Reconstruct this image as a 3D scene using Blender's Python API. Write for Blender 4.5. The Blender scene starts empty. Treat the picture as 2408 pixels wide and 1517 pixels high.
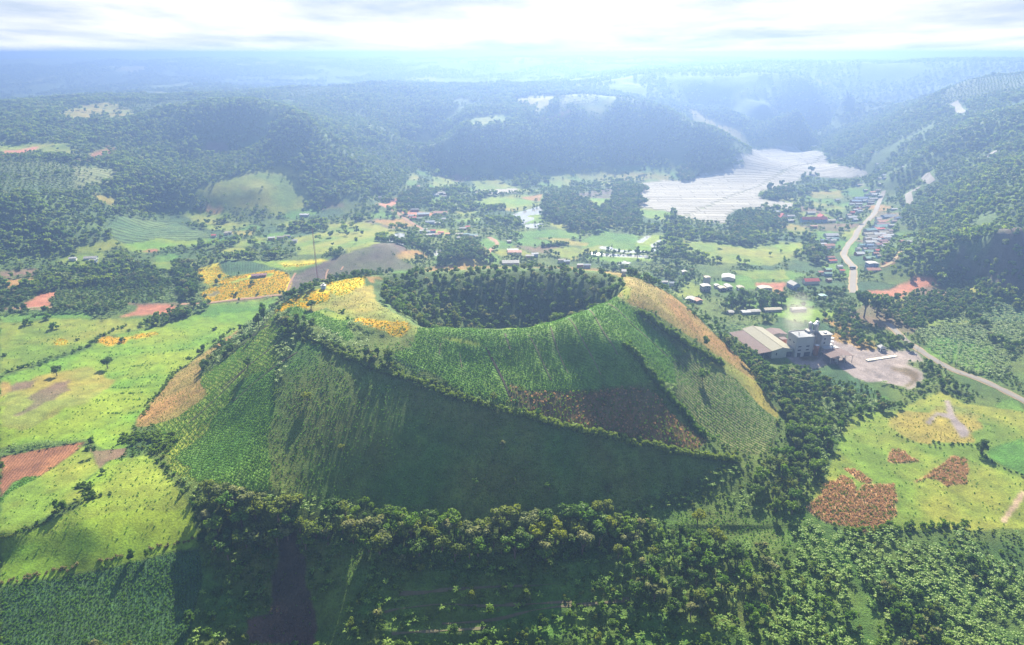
import bpy, math, random
import numpy as np
from mathutils import Vector, Matrix, Euler
random.seed(7); rng = np.random.default_rng(11)
SC = bpy.context.scene; COL = SC.collection
# ------------------------------------------------------------------ camera
CAM_H = 250.0; FPX = 1604.0; WPX, HPX = 2408.0, 1517.0; HOR = 124.0
PITCH = math.atan((HPX/2-HOR)/FPX)
cd = bpy.data.cameras.new('camera'); cam = bpy.data.objects.new('camera', cd); COL.objects.link(cam)
cam.location = (0, 0, CAM_H); cam.rotation_euler = (math.pi/2-PITCH, 0, 0)
cd.sensor_width = 36.0; cd.lens = 36.0*FPX/WPX; cd.clip_start = 1.0; cd.clip_end = 60000.0
SC.camera = cam
# ------------------------------------------------------------------ light, sky, exposure
SUN_EL, SUN_AZ = math.radians(36), math.radians(8)
sd = bpy.data.lights.new('sun', 'SUN'); sd.energy = 5.0; sd.angle = math.radians(0.53); sd.color = (1.0, 0.90, 0.68)
sun = bpy.data.objects.new('sun', sd); COL.objects.link(sun)
sdir = Vector((math.sin(SUN_AZ)*math.cos(SUN_EL), math.cos(SUN_AZ)*math.cos(SUN_EL), math.sin(SUN_EL)))
sun.rotation_euler = sdir.to_track_quat('Z', 'Y').to_euler(); sun.location = (0, 0, 400)
SC.view_settings.view_transform = 'Standard'; SC.view_settings.look = 'None'
SC.view_settings.exposure = 2.2; SC.view_settings.gamma = 1.0; SC.view_settings.use_curve_mapping = False
SC.render.engine = 'CYCLES'
SC.cycles.use_denoising = True
SC.cycles.max_bounces = 5; SC.cycles.diffuse_bounces = 2; SC.cycles.transmission_bounces = 3
SC.cycles.transparent_max_bounces = 4; SC.cycles.volume_bounces = 0; SC.cycles.glossy_bounces = 2
W = bpy.data.worlds.new('World'); SC.world = W; W.use_nodes = True
nt = W.node_tree; N = nt.nodes; Lk = nt.links; N.clear()
def nd(t, **k):
    n = N.new(t)
    for a, b in k.items(): setattr(n, a, b)
    return n
wo = nd('ShaderNodeOutputWorld'); bg = nd('ShaderNodeBackground'); bg.inputs['Strength'].default_value = 0.07
sky = nd('ShaderNodeTexSky', sky_type='NISHITA'); sky.sun_disc = False
sky.sun_elevation = SUN_EL; sky.sun_rotation = SUN_AZ; sky.air_density = 1.0; sky.dust_density = 1.2; sky.ozone_density = 2.0
tc = nd('ShaderNodeTexCoord'); sx = nd('ShaderNodeSeparateXYZ'); Lk.new(tc.outputs['Generated'], sx.inputs[0])
mz = nd('ShaderNodeMath', operation='MAXIMUM'); mz.inputs[1].default_value = 0.0; Lk.new(sx.outputs['Z'], mz.inputs[0])
az = nd('ShaderNodeMath', operation='ADD'); az.inputs[1].default_value = 0.075; Lk.new(mz.outputs[0], az.inputs[0])
dv = nd('ShaderNodeVectorMath', operation='DIVIDE'); cb = nd('ShaderNodeCombineXYZ')
for i in range(3): Lk.new(az.outputs[0], cb.inputs[i])
Lk.new(tc.outputs['Generated'], dv.inputs[0]); Lk.new(cb.outputs[0], dv.inputs[1])
mp = nd('ShaderNodeMapping'); mp.inputs['Scale'].default_value = (0.50, 0.30, 0.0); mp.inputs['Location'].default_value = (3.1, 1.7, 0)
Lk.new(dv.outputs[0], mp.inputs[0])
n1 = nd('ShaderNodeTexNoise'); n1.inputs['Scale'].default_value = 1.0; n1.inputs['Detail'].default_value = 9; n1.inputs['Roughness'].default_value = 0.56; n1.inputs['Distortion'].default_value = 0.15
Lk.new(mp.outputs[0], n1.inputs['Vector'])
cr = nd('ShaderNodeValToRGB'); cr.color_ramp.elements[0].position = 0.36; cr.color_ramp.elements[1].position = 0.58
cr.color_ramp.elements[0].color = (2.05, 2.4, 2.9, 1); cr.color_ramp.elements[1].color = (3.8, 3.8, 3.85, 1)
Lk.new(n1.outputs['Fac'], cr.inputs[0])
cov = nd('ShaderNodeMapRange'); cov.inputs['From Min'].default_value = 0.10; cov.inputs['From Max'].default_value = 0.40
cov.inputs['To Min'].default_value = 1.0; cov.inputs['To Max'].default_value = 0.12; Lk.new(sx.outputs['Z'], cov.inputs['Value'])
mx = nd('ShaderNodeMixRGB'); Lk.new(cov.outputs[0], mx.inputs['Fac']); Lk.new(sky.outputs[0], mx.inputs['Color1']); Lk.new(cr.outputs[0], mx.inputs['Color2'])
Lk.new(mx.outputs[0], bg.inputs['Color']); Lk.new(bg.outputs[0], wo.inputs['Surface'])
# ------------------------------------------------------------------ reading the photograph: pixels (2408 wide) to rays to ground
TILES = {'D': (0, 0, 1), 'A1': (0, 0, 3), 'A2': (802.7, 0, 3), 'A3': (1605.3, 0, 3), 'B1': (0, 501.7, 3), 'B2': (802.7, 501.7, 3), 'B3': (1605.3, 501.7, 3),
         'C1': (0, 1003.3, 2.954), 'C2': (802.7, 1003.3, 2.954), 'C3': (1605.3, 1003.3, 2.954), 'F': (1605.3, 627.1, 6), 'V': (1818.6, 439, 6),
         'M': (815.2, 439, 6), 'W': (1178.9, 439, 6), 'L': (0, 627.1, 6), 'R': (1881.3, 627.1, 6), 'K': (602, 627.1, 6), 'L5': (426.4, 539.3, 6)}
def T(t, pts):
    ox, oy, s = TILES[t]
    return [(ox+p[0]/s, oy+p[1]/s) for p in pts]
cp_, sp_ = math.cos(PITCH), math.sin(PITCH)
def rays(u, v):
    u = np.asarray(u, float); v = np.asarray(v, float)
    a = (u-WPX/2)/FPX; b = -(v-HPX/2)/FPX
    d = np.stack([a, cp_+b*sp_, -sp_+b*cp_], -1)
    return d/np.linalg.norm(d[..., :2], axis=-1, keepdims=True)      # unit horizontal length
def at_height(u, v, z):
    d = rays(u, v); t = (z-CAM_H)/d[..., 2]
    return d[..., 0]*t, d[..., 1]*t
def project(x, y, z):
    zz = y*cp_-(z-CAM_H)*sp_; yy = y*sp_+(z-CAM_H)*cp_
    return WPX/2+FPX*x/zz, HPX/2-FPX*yy/zz
# ---- noise
def _hash(i, j, s):
    h = (i.astype(np.int64)*374761393 + j.astype(np.int64)*668265263 + s*1442695041) & 0x7fffffff
    h = ((h ^ (h >> 13))*1274126177) & 0x7fffffff
    return ((h ^ (h >> 16)) & 0xffff)/65535.0
def vnoise(x, y, s=0):
    i = np.floor(x); j = np.floor(y); fx = x-i; fy = y-j
    fx = fx*fx*fx*(fx*(fx*6-15)+10); fy = fy*fy*fy*(fy*(fy*6-15)+10)
    a = _hash(i, j, s); b = _hash(i+1, j, s); c = _hash(i, j+1, s); d = _hash(i+1, j+1, s)
    return (a+(b-a)*fx)*(1-fy)+(c+(d-c)*fx)*fy
def fbm(x, y, L, octv=4, s=0, gain=.5):
    t = 0; am = 1; tot = 0
    for k in range(octv):
        c_, s_ = math.cos(k*1.1+.4), math.sin(k*1.1+.4)
        t = t+am*(vnoise((x*c_-y*s_)/L+17.3*k, (x*s_+y*c_)/L-9.1*k, s+k)-.5); tot += am*.5; am *= gain; L /= 2.03
    return t/tot                                                      # about -1..1
# ---- terrain control points: (px, py, height)
CP = """
0,620,14 0,560,30 100,600,10 250,590,5 0,480,55 130,470,45 270,460,30 0,390,75 150,380,70 270,400,52
0,287,96 100,264,99 150,249,101 200,246,101 265,252,99 330,277,90
0,350,84 100,340,84 0,560,32 340,540,6 450,540,4 120,530,26
400,264,106 500,252,120 600,249,124 680,260,119 720,287,102 760,332,68 800,400,34 850,450,12 880,475,2
500,350,62 600,350,62 400,350,62 300,420,44 450,450,22 600,450,20 700,440,17 500,500,4 650,505,2 350,500,10 750,490,3 200,420,55
1240,248,92 1320,237,108 1400,224,119 1470,230,116 1550,252,98 1650,292,68 1720,332,33 1765,354,2
1050,400,3 1150,405,1 1300,402,0 1450,405,0 1600,412,0 1640,410,0 1720,374,0 1400,320,50 1550,330,42 1250,330,45 1640,350,30
1100,300,58 1050,340,38 900,310,50 850,350,42 970,320,42 870,230,100 910,207,114 950,212,110 1000,242,92 1100,268,76 1180,262,80 950,340,26 1000,370,10 900,400,14 800,300,58
0,232,8 150,222,8 300,232,18 300,215,40 450,212,60 550,212,60 700,225,40 0,160,85 200,165,85 400,160,95
0,147,105 150,143,112 300,141,120 450,138,122 600,141,118 800,145,105 1000,141,112 1200,138,120 1500,139,120 1700,141,120 1900,153,98
1000,180,66 1300,190,52 600,185,55 800,200,40 1150,220,40
1650,190,118 1700,180,128 1800,177,132 1900,192,118 1980,217,98 2020,250,58 1800,328,0 1800,250,55 1600,240,60 1650,310,8 1950,322,3 1990,300,15 1700,260,50 1880,270,50
1950,152,146 2020,156,150 2100,149,160 2200,145,166 2300,152,162 2408,158,158 2100,200,92 2050,180,100
2408,182,160 2330,195,160 2250,207,148 2180,242,112 2100,277,74 2000,312,30 1930,336,4
2150,330,66 2300,300,105 2408,280,128 2408,400,92 2300,420,62 2200,420,40 2130,450,18 2100,470,9 2050,420,4 2000,380,2 2230,350,80 2190,480,24 2330,350,88
2160,560,5 2250,520,42 2408,470,82 2330,500,62 2408,532,78 2330,562,60 2250,592,38 2160,640,12 2100,665,3 2300,650,18 2408,645,24 2408,720,12 2200,700,3 2300,780,5 2408,860,4 2250,640,18
500,640,3 700,560,2 900,500,1 1100,450,0 1300,450,0 1500,450,0 1700,450,0 1900,450,0 1300,550,0 1600,600,0 1900,600,0 2000,700,0 1900,760,0 2000,850,-2 2200,870,-2 1900,905,-2 2100,1000,-3 2300,1000,-3
2000,1150,-5 2300,1200,-7 2408,1350,-12 2100,1400,-16 1800,1517,-22 2200,1517,-20 2408,1517,-16 1850,1250,-11 1700,1200,-7 1900,1100,-4 1300,600,0 1750,650,0 1650,640,0 1780,350,0 1880,345,0 1600,500,0
900,573,26 820,590,19 980,602,12 740,618,12 700,650,5 900,640,10 1010,612,4 1090,592,16 1060,640,8 1150,620,3 860,640,10
520,622,9 600,630,8 650,645,8 560,665,6 680,690,2 480,692,2 600,600,4 450,610,3
0,760,5 200,740,4 400,720,2 600,700,0 0,880,4 200,850,2 400,800,0 0,1000,9 150,950,8 300,950,1 0,1050,4 200,1050,5 300,1040,6 500,780,0
0,1130,6 100,1200,12 0,1260,12 200,1170,15 300,1120,13 400,1150,12 450,1200,9 200,1215,14 200,1250,11 0,1300,4 100,1310,3 300,1290,3 460,1260,2 0,1380,-1 200,1350,-1 400,1320,-2 0,1517,-12 200,1517,-14 450,1517,-22 300,1400,-7
560,1200,8 620,1230,3 700,1235,0 800,1235,-2 600,1350,-15 600,1517,-31 800,1517,-30 1000,1240,-2 1200,1240,-3 1200,1380,-15 1200,1517,-28 1500,1517,-26 1450,1210,-4 1500,1350,-14 1700,1330,-13 1000,1380,-16 850,1380,-16
690,1300,-11 690,1420,-26 690,1517,-37
400,1110,11 450,1135,14 520,1140,17 640,1150,15 720,1160,10 800,1172,6 900,1195,2 1000,1215,0 1200,1215,-1 1400,1195,-2 1500,1180,-3 1600,1140,-2 1740,1085,3
340,1000,6 400,930,6 450,870,6 520,815,5 590,770,3
650,740,60 640,850,50 635,950,38 630,1050,26 700,765,64 750,800,61 800,832,58 900,868,54 1000,903,49 1100,938,44 1200,967,39 1350,1008,30 1500,1042,21 1620,1064,12 1740,1082,4
540,870,34 480,950,22 550,1000,24 450,1040,15 600,790,42
985,768,67 1050,771,66 1100,772,66 1150,773,66 1200,772,67 1270,762,69 1340,742,73 1400,718,77 1440,702,78 1470,676,79 1475,658,77 1460,646,74
1400,636,68 1350,633,64 1300,631,62 1230,631,61 1150,631,61 1080,633,62 1000,637,63 930,643,65 850,651,68 810,657,70 770,668,71 735,679,70 700,693,68 670,712,64
930,737,66 885,707,64 878,680,62 900,660,62 760,720,67 850,745,66 700,735,65 940,790,62 850,800,60
1540,672,64 1600,702,53 1640,742,42 1700,802,27 1760,862,13 1830,962,3 1510,670,73 1560,720,64
1550,782,58 1600,872,36 1700,952,17 1760,1032,4 1500,900,46 1350,850,56 1200,860,54 1100,850,56 1000,830,60 1400,960,36 1450,800,68 1560,980,28 1640,1010,15
1810,805,-0.5 1745,745,-0.5 1850,800,-0.5 1900,780,-0.5 1720,770,1 1790,850,-0.5 1960,840,-1 1890,850,-1 1800,420,0 1850,380,0 1800,480,0 1650,470,0 1900,370,0 2000,550,0 2000,600,0
"""
WCP = [(10, 515, 24), (-30, 505, 25), (45, 515, 27), (-60, 520, 38), (75, 500, 50), (0, 480, 32), (-50, 470, 39), (20, 555, 36), (-40, 560, 40), (60, 540, 43),
       (0, 650, 8), (-120, 640, 16), (120, 640, 6), (-250, 620, 4), (60, 700, 2), (190, 600, 4),
       (0, 100, -40), (-200, 100, -40), (200, 100, -30), (-500, 150, -20), (500, 150, -10), (0, 200, -34), (-700, 400, 10), (700, 400, 20), (-1200, 900, 70), (1100, 800, 130), (0, 40, -42),
       (-9000, 12500, 40), (-4000, 13000, 60), (0, 13000, 180), (4000, 13500, 215), (8000, 13500, 235), (11000, 12000, 235), (-5000, 8000, 70), (0, 8000, 120), (5000, 8000, 150), (-9000, 9000, 60), (12000, 9000, 190),
       (-3000, 2500, 40), (3500, 2500, 195), (-4500, 5500, 110), (5500, 5500, 150), (7600, 12500, 246), (9200, 12600, 252), (6300, 13000, 228), (-2000, 300, 30), (2200, 500, 120)]
_pts = []
for tok in CP.split():
    u, v, z = map(float, tok.split(','))
    if v <= 310 and (v < 300 or z > 20):                              # keep far crests at their distance below the eye-level horizon
        an = PITCH+math.atan((v-HPX/2)/FPX); ao = an+.0176; z = min(252.0, 250-(250-z)*math.tan(max(an, .002))/math.tan(ao))
    elif 310 < v < 560 and z > 10 and not (550 < u < 2300 and v > 540) and not (u > 2100 and v > 440):
        an = PITCH+math.atan((v-HPX/2)/FPX); z = 250-(250-z)*math.tan(an)/math.tan(an+.010)
    x, y = at_height(u, v, z)
    D = math.hypot(x, y)
    if D < 9000: _pts.append((float(x), float(y), z))
_pts += [tuple(map(float, p)) for p in WCP]
# polylines that stay crisp: crater rim and the break of slope are resampled finely
LINES = [[(650,740,60),(700,765,64),(750,800,61),(800,832,58),(900,868,54),(1000,903,49),(1100,938,44),(1200,967,39),(1350,1008,30),(1500,1042,21),(1620,1064,12),(1740,1082,4)],
         [(985,768,67),(1100,772,66),(1200,772,67),(1270,762,69),(1340,742,73),(1400,718,77),(1440,702,78),(1470,676,79),(1475,658,77),(1460,646,74)],
         [(1460,646,74),(1400,636,68),(1300,631,62),(1150,631,61),(1000,637,63),(930,643,65),(850,651,68),(770,668,71),(700,693,68),(650,740,60)],
         [(985,768,67),(930,737,66),(885,707,64),(878,680,62)], [(650,740,60),(640,850,50),(635,950,38),(630,1050,26),(640,1150,15)]]
for ln in LINES:
    w = []
    for u, v, z in ln:
        x, y = at_height(u, v, z); w.append((float(x), float(y), z))
    for a, b in zip(w[:-1], w[1:]):
        n = max(1, int(math.dist(a, b)//12))
        for k in range(1, n):
            t = k/n; _pts.append(tuple(a[i]+(b[i]-a[i])*t for i in range(3)))
def warp(x, y):
    D = np.maximum(np.hypot(x, y), 5.0); A = np.arctan2(x, y)
    return A, np.log(D)
_keep = []
for p in _pts:
    a, l = warp(p[0], p[1])
    if all((a-q[3])**2+(l-q[4])**2 > .0045**2 for q in _keep): _keep.append((*p, float(a), float(l)))
CPW = np.array(_keep); _C = 0.006
def _ker(r2): return np.sqrt(r2+_C*_C)
def _solve():
    A = CPW[:, 3]; L = CPW[:, 4]
    r2 = (A[:, None]-A[None])**2+(L[:, None]-L[None])**2
    K = _ker(r2); n = len(A)
    K[np.arange(n), np.arange(n)] -= 0.0012                          # a little smoothing
    M = np.zeros((n+1, n+1)); M[:n, :n] = K; M[:n, n] = 1; M[n, :n] = 1
    return np.linalg.solve(M, np.append(CPW[:, 2], 0))
_w = _solve()
def rbf(x, y):
    A, L = warp(np.asarray(x, float), np.asarray(y, float)); sh = A.shape; A = A.ravel().astype(np.float32); L = L.ravel().astype(np.float32)
    out = np.full(A.shape, _w[-1], np.float32)
    ca = CPW[:, 3].astype(np.float32); cl = CPW[:, 4].astype(np.float32); wf = _w[:-1].astype(np.float32)
    for s in range(0, len(A), 20000):
        r2 = (A[s:s+20000, None]-ca)**2+(L[s:s+20000, None]-cl)**2
        out[s:s+20000] += np.sqrt(r2+np.float32(_C*_C))@wf
    return out.reshape(sh).astype(float)
# fan-shaped grid, denser near the crater hill
AZ = np.radians(np.linspace(-58, 58, 970))
Ds = [40.0]
while Ds[-1] < 16000:
    D = Ds[-1]
    Ds.append(D + (6.0 if D < 130 else max(.8, .0026*D) if D < 600 else .005*D if D < 3000 else .015*D))
DS = np.array(Ds); LDS = np.log(DS)
def hill_mask(x, y, z):
    D = np.hypot(x, y)
    return np.clip((D-900)/500, 0, 1)*np.clip((z-4)/40, 0, 1) + 1.0*np.clip((z-8)/50, 0, 1)*(x > 380)*np.clip((x-380)/120, 0, 1)*(D < 1400)*.5
gx = np.sin(AZ)[None, :]*DS[:, None]; gy = np.cos(AZ)[None, :]*DS[:, None]
# coarse RBF evaluation then bilinear refinement is not needed: evaluate on every second node and interpolate
si = np.arange(0, len(DS), 2); sj = np.arange(0, len(AZ), 2)
if si[-1] != len(DS)-1: si = np.append(si, len(DS)-1)
if sj[-1] != len(AZ)-1: sj = np.append(sj, len(AZ)-1)
zc = rbf(gx[np.ix_(si, sj)], gy[np.ix_(si, sj)])
ii = np.interp(np.arange(len(DS)), si, np.arange(len(si))); jj = np.interp(np.arange(len(AZ)), sj, np.arange(len(sj)))
i0 = np.minimum(ii.astype(int), len(si)-2); j0 = np.minimum(jj.astype(int), len(sj)-2); fi = (ii-i0)[:, None]; fj = (jj-j0)[None, :]
Z = (zc[i0][:, j0]*(1-fi)+zc[i0+1][:, j0]*fi)*(1-fj)+(zc[i0][:, j0+1]*(1-fi)+zc[i0+1][:, j0+1]*fi)*fj
hm = hill_mask(gx, gy, Z)
rid = 1-2*np.abs(fbm(gx, gy, 420, 4, 5)); rid2 = 1-2*np.abs(fbm(gx, gy, 130, 3, 25))
hm = hm*(Z > 6)
Z = Z + hm*(rid*16*np.clip(np.hypot(gx, gy)/2200, .35, 1.6)+rid2*4.5 - 5)
Z = Z + fbm(gx, gy, 60, 3, 41)*.7 + fbm(gx, gy, 9, 2, 51)*.22*(np.hypot(gx, gy) < 900)
# terraces cut into the shaded slope in front of the crater hill
tm = np.clip((gx+90)/30, 0, 1)*np.clip((170-gx)/40, 0, 1)*np.clip((Z+34)/3, 0, 1)*np.clip((-5-Z)/3, 0, 1)*(gy < 330)
zt = Z+fbm(gx, gy, 45, 2, 77)*.8; stp = 4.2; fr = zt/stp-np.floor(zt/stp)
Z = Z + tm*((np.clip((fr-.62)/.38, 0, 1)-fr)*stp*.75)
Z = np.where(Z > 215, 215+(Z-215)*.5, Z); Z = np.where(Z > 236, 236+17*np.tanh((Z-236)/17), Z)
def ground(x, y):
    x = np.asarray(x, float); y = np.asarray(y, float)
    A = np.arctan2(x, y); D = np.clip(np.hypot(x, y), DS[0], DS[-1]*.9999)
    j = (A-AZ[0])/(AZ[1]-AZ[0]); j = np.clip(j, 0, len(AZ)-1.001); i = np.interp(np.log(D), LDS, np.arange(len(DS)))
    i = np.clip(i, 0, len(DS)-1.001); a = i.astype(int); b = j.astype(int); fa = i-a; fb = j-b
    return (Z[a, b]*(1-fa)+Z[a+1, b]*fa)*(1-fb)+(Z[a, b+1]*(1-fa)+Z[a+1, b+1]*fa)*fb
_RT = np.exp(np.arange(math.log(120), math.log(15000), .0022))
def hit(u, v):
    """first place on the ground that a ray through a photo pixel meets"""
    d = rays(u, v); x = d[0]*_RT; y = d[1]*_RT; z = CAM_H+d[2]*_RT
    g = ground(x, y); k = np.argmax(z < g)
    if k == 0:
        k = len(_RT)-1; return float(x[k]), float(y[k]), float(g[k])
    t0, t1 = _RT[k-1], _RT[k]; e0 = z[k-1]-g[k-1]; e1 = z[k]-g[k]; t = t0+(t1-t0)*e0/(e0-e1)
    X, Y = float(d[0]*t), float(d[1]*t); return X, Y, float(ground(X, Y))
def hits(t, pts): return [hit(*p) for p in T(t, pts)]
# ------------------------------------------------------------------ ground cover classes
# name: colour A, colour B (linear, real base colours), bump, row spacing (m), row direction (deg from +X), row strength
CL = {
 'scrub':   ((.036,.080,.016), (.078,.115,.020), 1.0, 0, 0, 0),
 'forest':  ((.040,.080,.020), (.075,.125,.030), 1.0, 0, 0, 0),
 'grass':   ((.090,.150,.016), (.165,.180,.024), .5, 0, 0, 0),
 'lime':    ((.085,.175,.014), (.145,.200,.016), .35, 0, 0, 0),
 'limebr':  ((.100,.175,.014), (.140,.180,.020), .5, 0, 0, 0),
 'crop':    ((.055,.145,.018), (.095,.180,.024), .8, 1.7, 62, .22),
 'cropr':   ((.070,.115,.030), (.110,.130,.038), .8, 2.6, 62, .5),
 'cropl':   ((.110,.180,.018), (.165,.200,.022), .9, 2.6, 40, .3),
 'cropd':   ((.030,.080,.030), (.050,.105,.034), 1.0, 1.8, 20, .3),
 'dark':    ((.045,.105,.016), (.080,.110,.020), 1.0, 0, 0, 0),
 'flower':  ((.560,.380,.006), (.420,.330,.012), .7, 0, 0, 0),
 'flower2': ((.400,.340,.015), (.170,.200,.025), .7, 0, 0, 0),
 'orange':  ((.480,.230,.010), (.330,.240,.015), .6, 0, 0, 0),
 'dry':     ((.250,.140,.045), (.190,.150,.040), .8, 0, 0, 0),
 'drygr':   ((.200,.165,.030), (.130,.160,.030), .6, 0, 0, 0),
 'rust':    ((.400,.240,.120), (.300,.190,.080), 1.0, 0, 0, 0),
 'rust2':   ((.150,.080,.030), (.080,.080,.028), 1.0, 0, 0, 0),
 'soil':    ((.250,.095,.055), (.350,.150,.090), .6, 0, 0, 0),
 'plough':  ((.160,.070,.040), (.240,.110,.045), .8, 2.0, 15, .3),
 'brown':   ((.130,.085,.055), (.100,.090,.045), .8, 0, 0, 0),
 'purple':  ((.085,.065,.060), (.075,.085,.045), .8, 0, 0, 0),
 'yard':    ((.170,.145,.145), (.240,.200,.185), .4, 0, 0, 0),
 'track':   ((.260,.180,.120), (.310,.230,.160), .3, 0, 0, 0),
 'terr':    ((.045,.105,.035), (.090,.150,.045), .8, 9.0, 4, .8),
 'orch':    ((.055,.100,.034), (.095,.130,.040), 1.0, 8.0, 100, .7),
 'orchl':   ((.130,.170,.060), (.160,.180,.070), .8, 12.0, 115, .6),
 'gully':   ((.080,.050,.034), (.050,.045,.028), 1.0, 0, 0, 0),
 'film':    ((.220,.205,.160), (.170,.175,.110), .3, 0, 0, 0),
 'water':   ((.35,.38,.40), (.40,.42,.43), .0, 0, 0, 0),
}
# patches painted in order: (object name, class, tile, outline)
P = []
def patch(name, cls, tile, s, edge=1.0):
    q = [tuple(map(float, a.split(','))) for a in s.split()]
    P.append((name, cls, T(tile, q), edge))
# far and middle hills
patch('field', 'orchl', 'A1', '530,1170 840,1190 800,1290 640,1320 560,1345 525,1330')
patch('field', 'orch', 'A1', '0,1140 520,1160 525,1215 200,1250 0,1265')
patch('field', 'orch', 'A1', '0,1275 230,1260 520,1225 525,1340 330,1370 0,1380')
patch('dirt_patch', 'soil', 'A1', '50,1060 270,1030 265,1055 100,1100 0,1100 0,1075')
patch('field', 'plough', 'A1', '520,1130 760,1025 830,1060 700,1130')
patch('field', 'grass', 'A1', '1060,840 1220,825 1180,850 1100,860')
patch('field', 'purple', 'A1', '1420,1060 1500,990 1600,1000 1610,1070 1500,1090')
patch('field', 'grass', 'A1', '1400,1065 1560,1085 1560,1100 1350,1090 1460,985')
patch('field', 'purple', 'A1', '2160,1260 2230,1265 2408,1350 2380,1370 2230,1310')
patch('field', 'drygr', 'A1', '1690,1310 1850,1330 1830,1370 1720,1350')
patch('field', 'drygr', 'A1', '640,1370 820,1400 830,1460 700,1420')
patch('field', 'grass', 'A1', '2240,1230 2400,1280 2400,1320 2230,1260')
patch('field', 'grass', 'A2', '310,930 600,920 700,990 660,1030 500,990 420,970')
patch('field', 'brown', 'A2', '500,990 590,930 560,960 520,1000')
patch('field', 'orchl', 'A2', '1540,690 1680,680 1830,670 1820,715 1700,740 1560,760')
patch('field', 'dry', 'A2', '1380,850 1600,780 1640,800 1450,860')
patch('field', 'grass', 'A2', '910,830 1200,800 1150,870 910,890')
patch('field', 'brown', 'A3', '830,545 940,555 1060,600 1040,605 930,570')
patch('field', 'grass', 'A3', '490,1000 820,1010 820,1040 480,1035')
patch('field', 'grass', 'A2', '640,1240 770,1250 800,1300 660,1330')
patch('field', 'grass', 'A2', '930,1270 1100,1270 1290,1330 1230,1330 940,1340')
patch('field', 'grass', 'A2', '940,1180 1100,1190 1060,1230 960,1210')
patch('field', 'drygr', 'A2', '1650,1225 2000,1215 2330,1240 2300,1270 1950,1275 1680,1265')
patch('field', 'grass', 'A2', '1470,1270 1600,1260 1650,1300 1500,1320')
patch('field', 'lime', 'A2', '1590,1400 1900,1400 1950,1440 1820,1480 1720,1460')
patch('field', 'purple', 'A2', '1600,1390 1800,1340 1960,1320 1930,1400')
patch('field', 'dry', 'A2', '1270,1390 1420,1370 1400,1420 1290,1410')
patch('field', 'lime', 'A2', '880,1440 1060,1390 1280,1400 1380,1440 1280,1460 1000,1460')
patch('plastic_field', 'film', 'A2', '935,1340 1230,1328 1255,1355 1090,1372 940,1370', .2)
# left middle distance
patch('field', 'terr', 'B1', '750,95 850,5 1250,60 1480,150 1470,175 1300,190 870,215 790,160')
patch('field', 'lime', 'B1', '850,230 1140,170 1240,195 1470,185 1440,215 1240,230 1080,275 960,280')
patch('dirt_patch', 'soil', 'B1', '990,265 1110,250 1130,262 1080,278')
patch('field', 'grass', 'B1', '1060,345 1260,340 1380,350 1200,400 1080,380')
patch('field', 'brown', 'B1', '0,410 250,390 235,440 0,460')
patch('field', 'dry', 'B1', '0,480 240,450 250,500 60,530')
patch('flower_field', 'flower2', 'B1', '1385,395 1530,350 1545,390 1620,440 1515,490 1500,540 1440,490 1400,440')
patch('field', 'cropd', 'B1', '1540,345 1760,335 1990,400 1840,410 1620,442 1550,390')
patch('field', 'lime', 'B1', '1770,335 2330,320 2380,330 2130,395 2000,405')
patch('flower_field', 'flower2', 'B1', '1960,350 2100,330 2330,325 2200,362 2010,378')
patch('flower_field', 'flower', 'B1', '1520,490 1620,450 1800,420 1940,400 2040,440 2055,480 2035,540 2010,562 1800,592 1500,625 1425,600 1412,570 1480,530 1600,508')
patch('field', 'lime', 'B1', '1600,488 1700,462 1830,438 1935,415 1925,440 1810,462 1640,492', .3)
patch('field', 'brown', 'B1', '1445,570 1540,545 1560,560 1500,590 1455,592')
patch('dirt_patch', 'soil', 'B1', '150,655 200,620 290,565 425,555 340,612 360,655 255,668')
patch('dirt_patch', 'soil', 'B1', '820,735 960,690 975,640 1245,650 1240,715 1000,720')
patch('dirt_road', 'track', 'B1', '0,668 200,664 380,664 380,672 0,680', .2)
patch('dirt_road', 'brown', 'B1', '870,630 980,636 1410,636 1500,620 1990,566 1990,580 1500,634 1420,650 980,650 870,640', .2)
patch('field', 'crop', 'B1', '0,715 200,705 600,695 650,735 620,750 330,738 200,765 0,770')
patch('field', 'grass', 'B1', '0,772 210,768 360,740 700,752 1000,738 1130,760 1100,795 900,835 700,880 620,935 330,1030 170,1092 0,1145')
patch('flower_field', 'flower2', 'B1', '370,900 430,880 495,900 470,930 400,930')
patch('field', 'lime', 'B1', '0,1165 180,1105 440,1020 640,950 680,915 900,840 1130,800 1250,760 1400,700 1500,640 1990,585 1990,600 1850,700 1640,850 1480,945 1250,1130 1060,1330 1010,1400 930,1520 930,1590 860,1690 600,1590 0,1650')
patch('field', 'crop', 'B1', '1380,700 1480,650 1980,592 1850,690 1560,700 1480,740', 2)
patch('field', 'drygr', 'B1', '0,1330 100,1250 300,1130 560,1080 640,1110 780,1180 720,1290 480,1390 200,1500 0,1520', 4)
patch('field', 'brown', 'B1', '90,1195 290,1165 210,1225 60,1275', 2)
patch('field', 'dry', 'B1', '0,1190 60,1192 85,1240 0,1310', .3)
patch('field', 'brown', 'B1', '300,1240 480,1180 440,1290 200,1420 120,1420', 4)
patch('flower_field', 'orange', 'B1', '676,905 760,868 860,880 1000,855 1100,838 1132,854 1040,872 900,888 870,915 760,930')
patch('field', 'plough', 'C1', '0,215 580,108 545,158 280,345 90,392 60,450 0,492')
patch('field', 'crop', 'C1', '90,385 190,345 280,350 60,455 0,530 0,495')
patch('field', 'grass', 'C1', '545,158 612,132 692,290 560,400 560,500 400,575 130,735 0,795 0,530 60,455 280,350')
patch('dirt_patch', 'brown', 'C1', '620,128 690,168 880,148 875,200 760,235 700,290')
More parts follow.
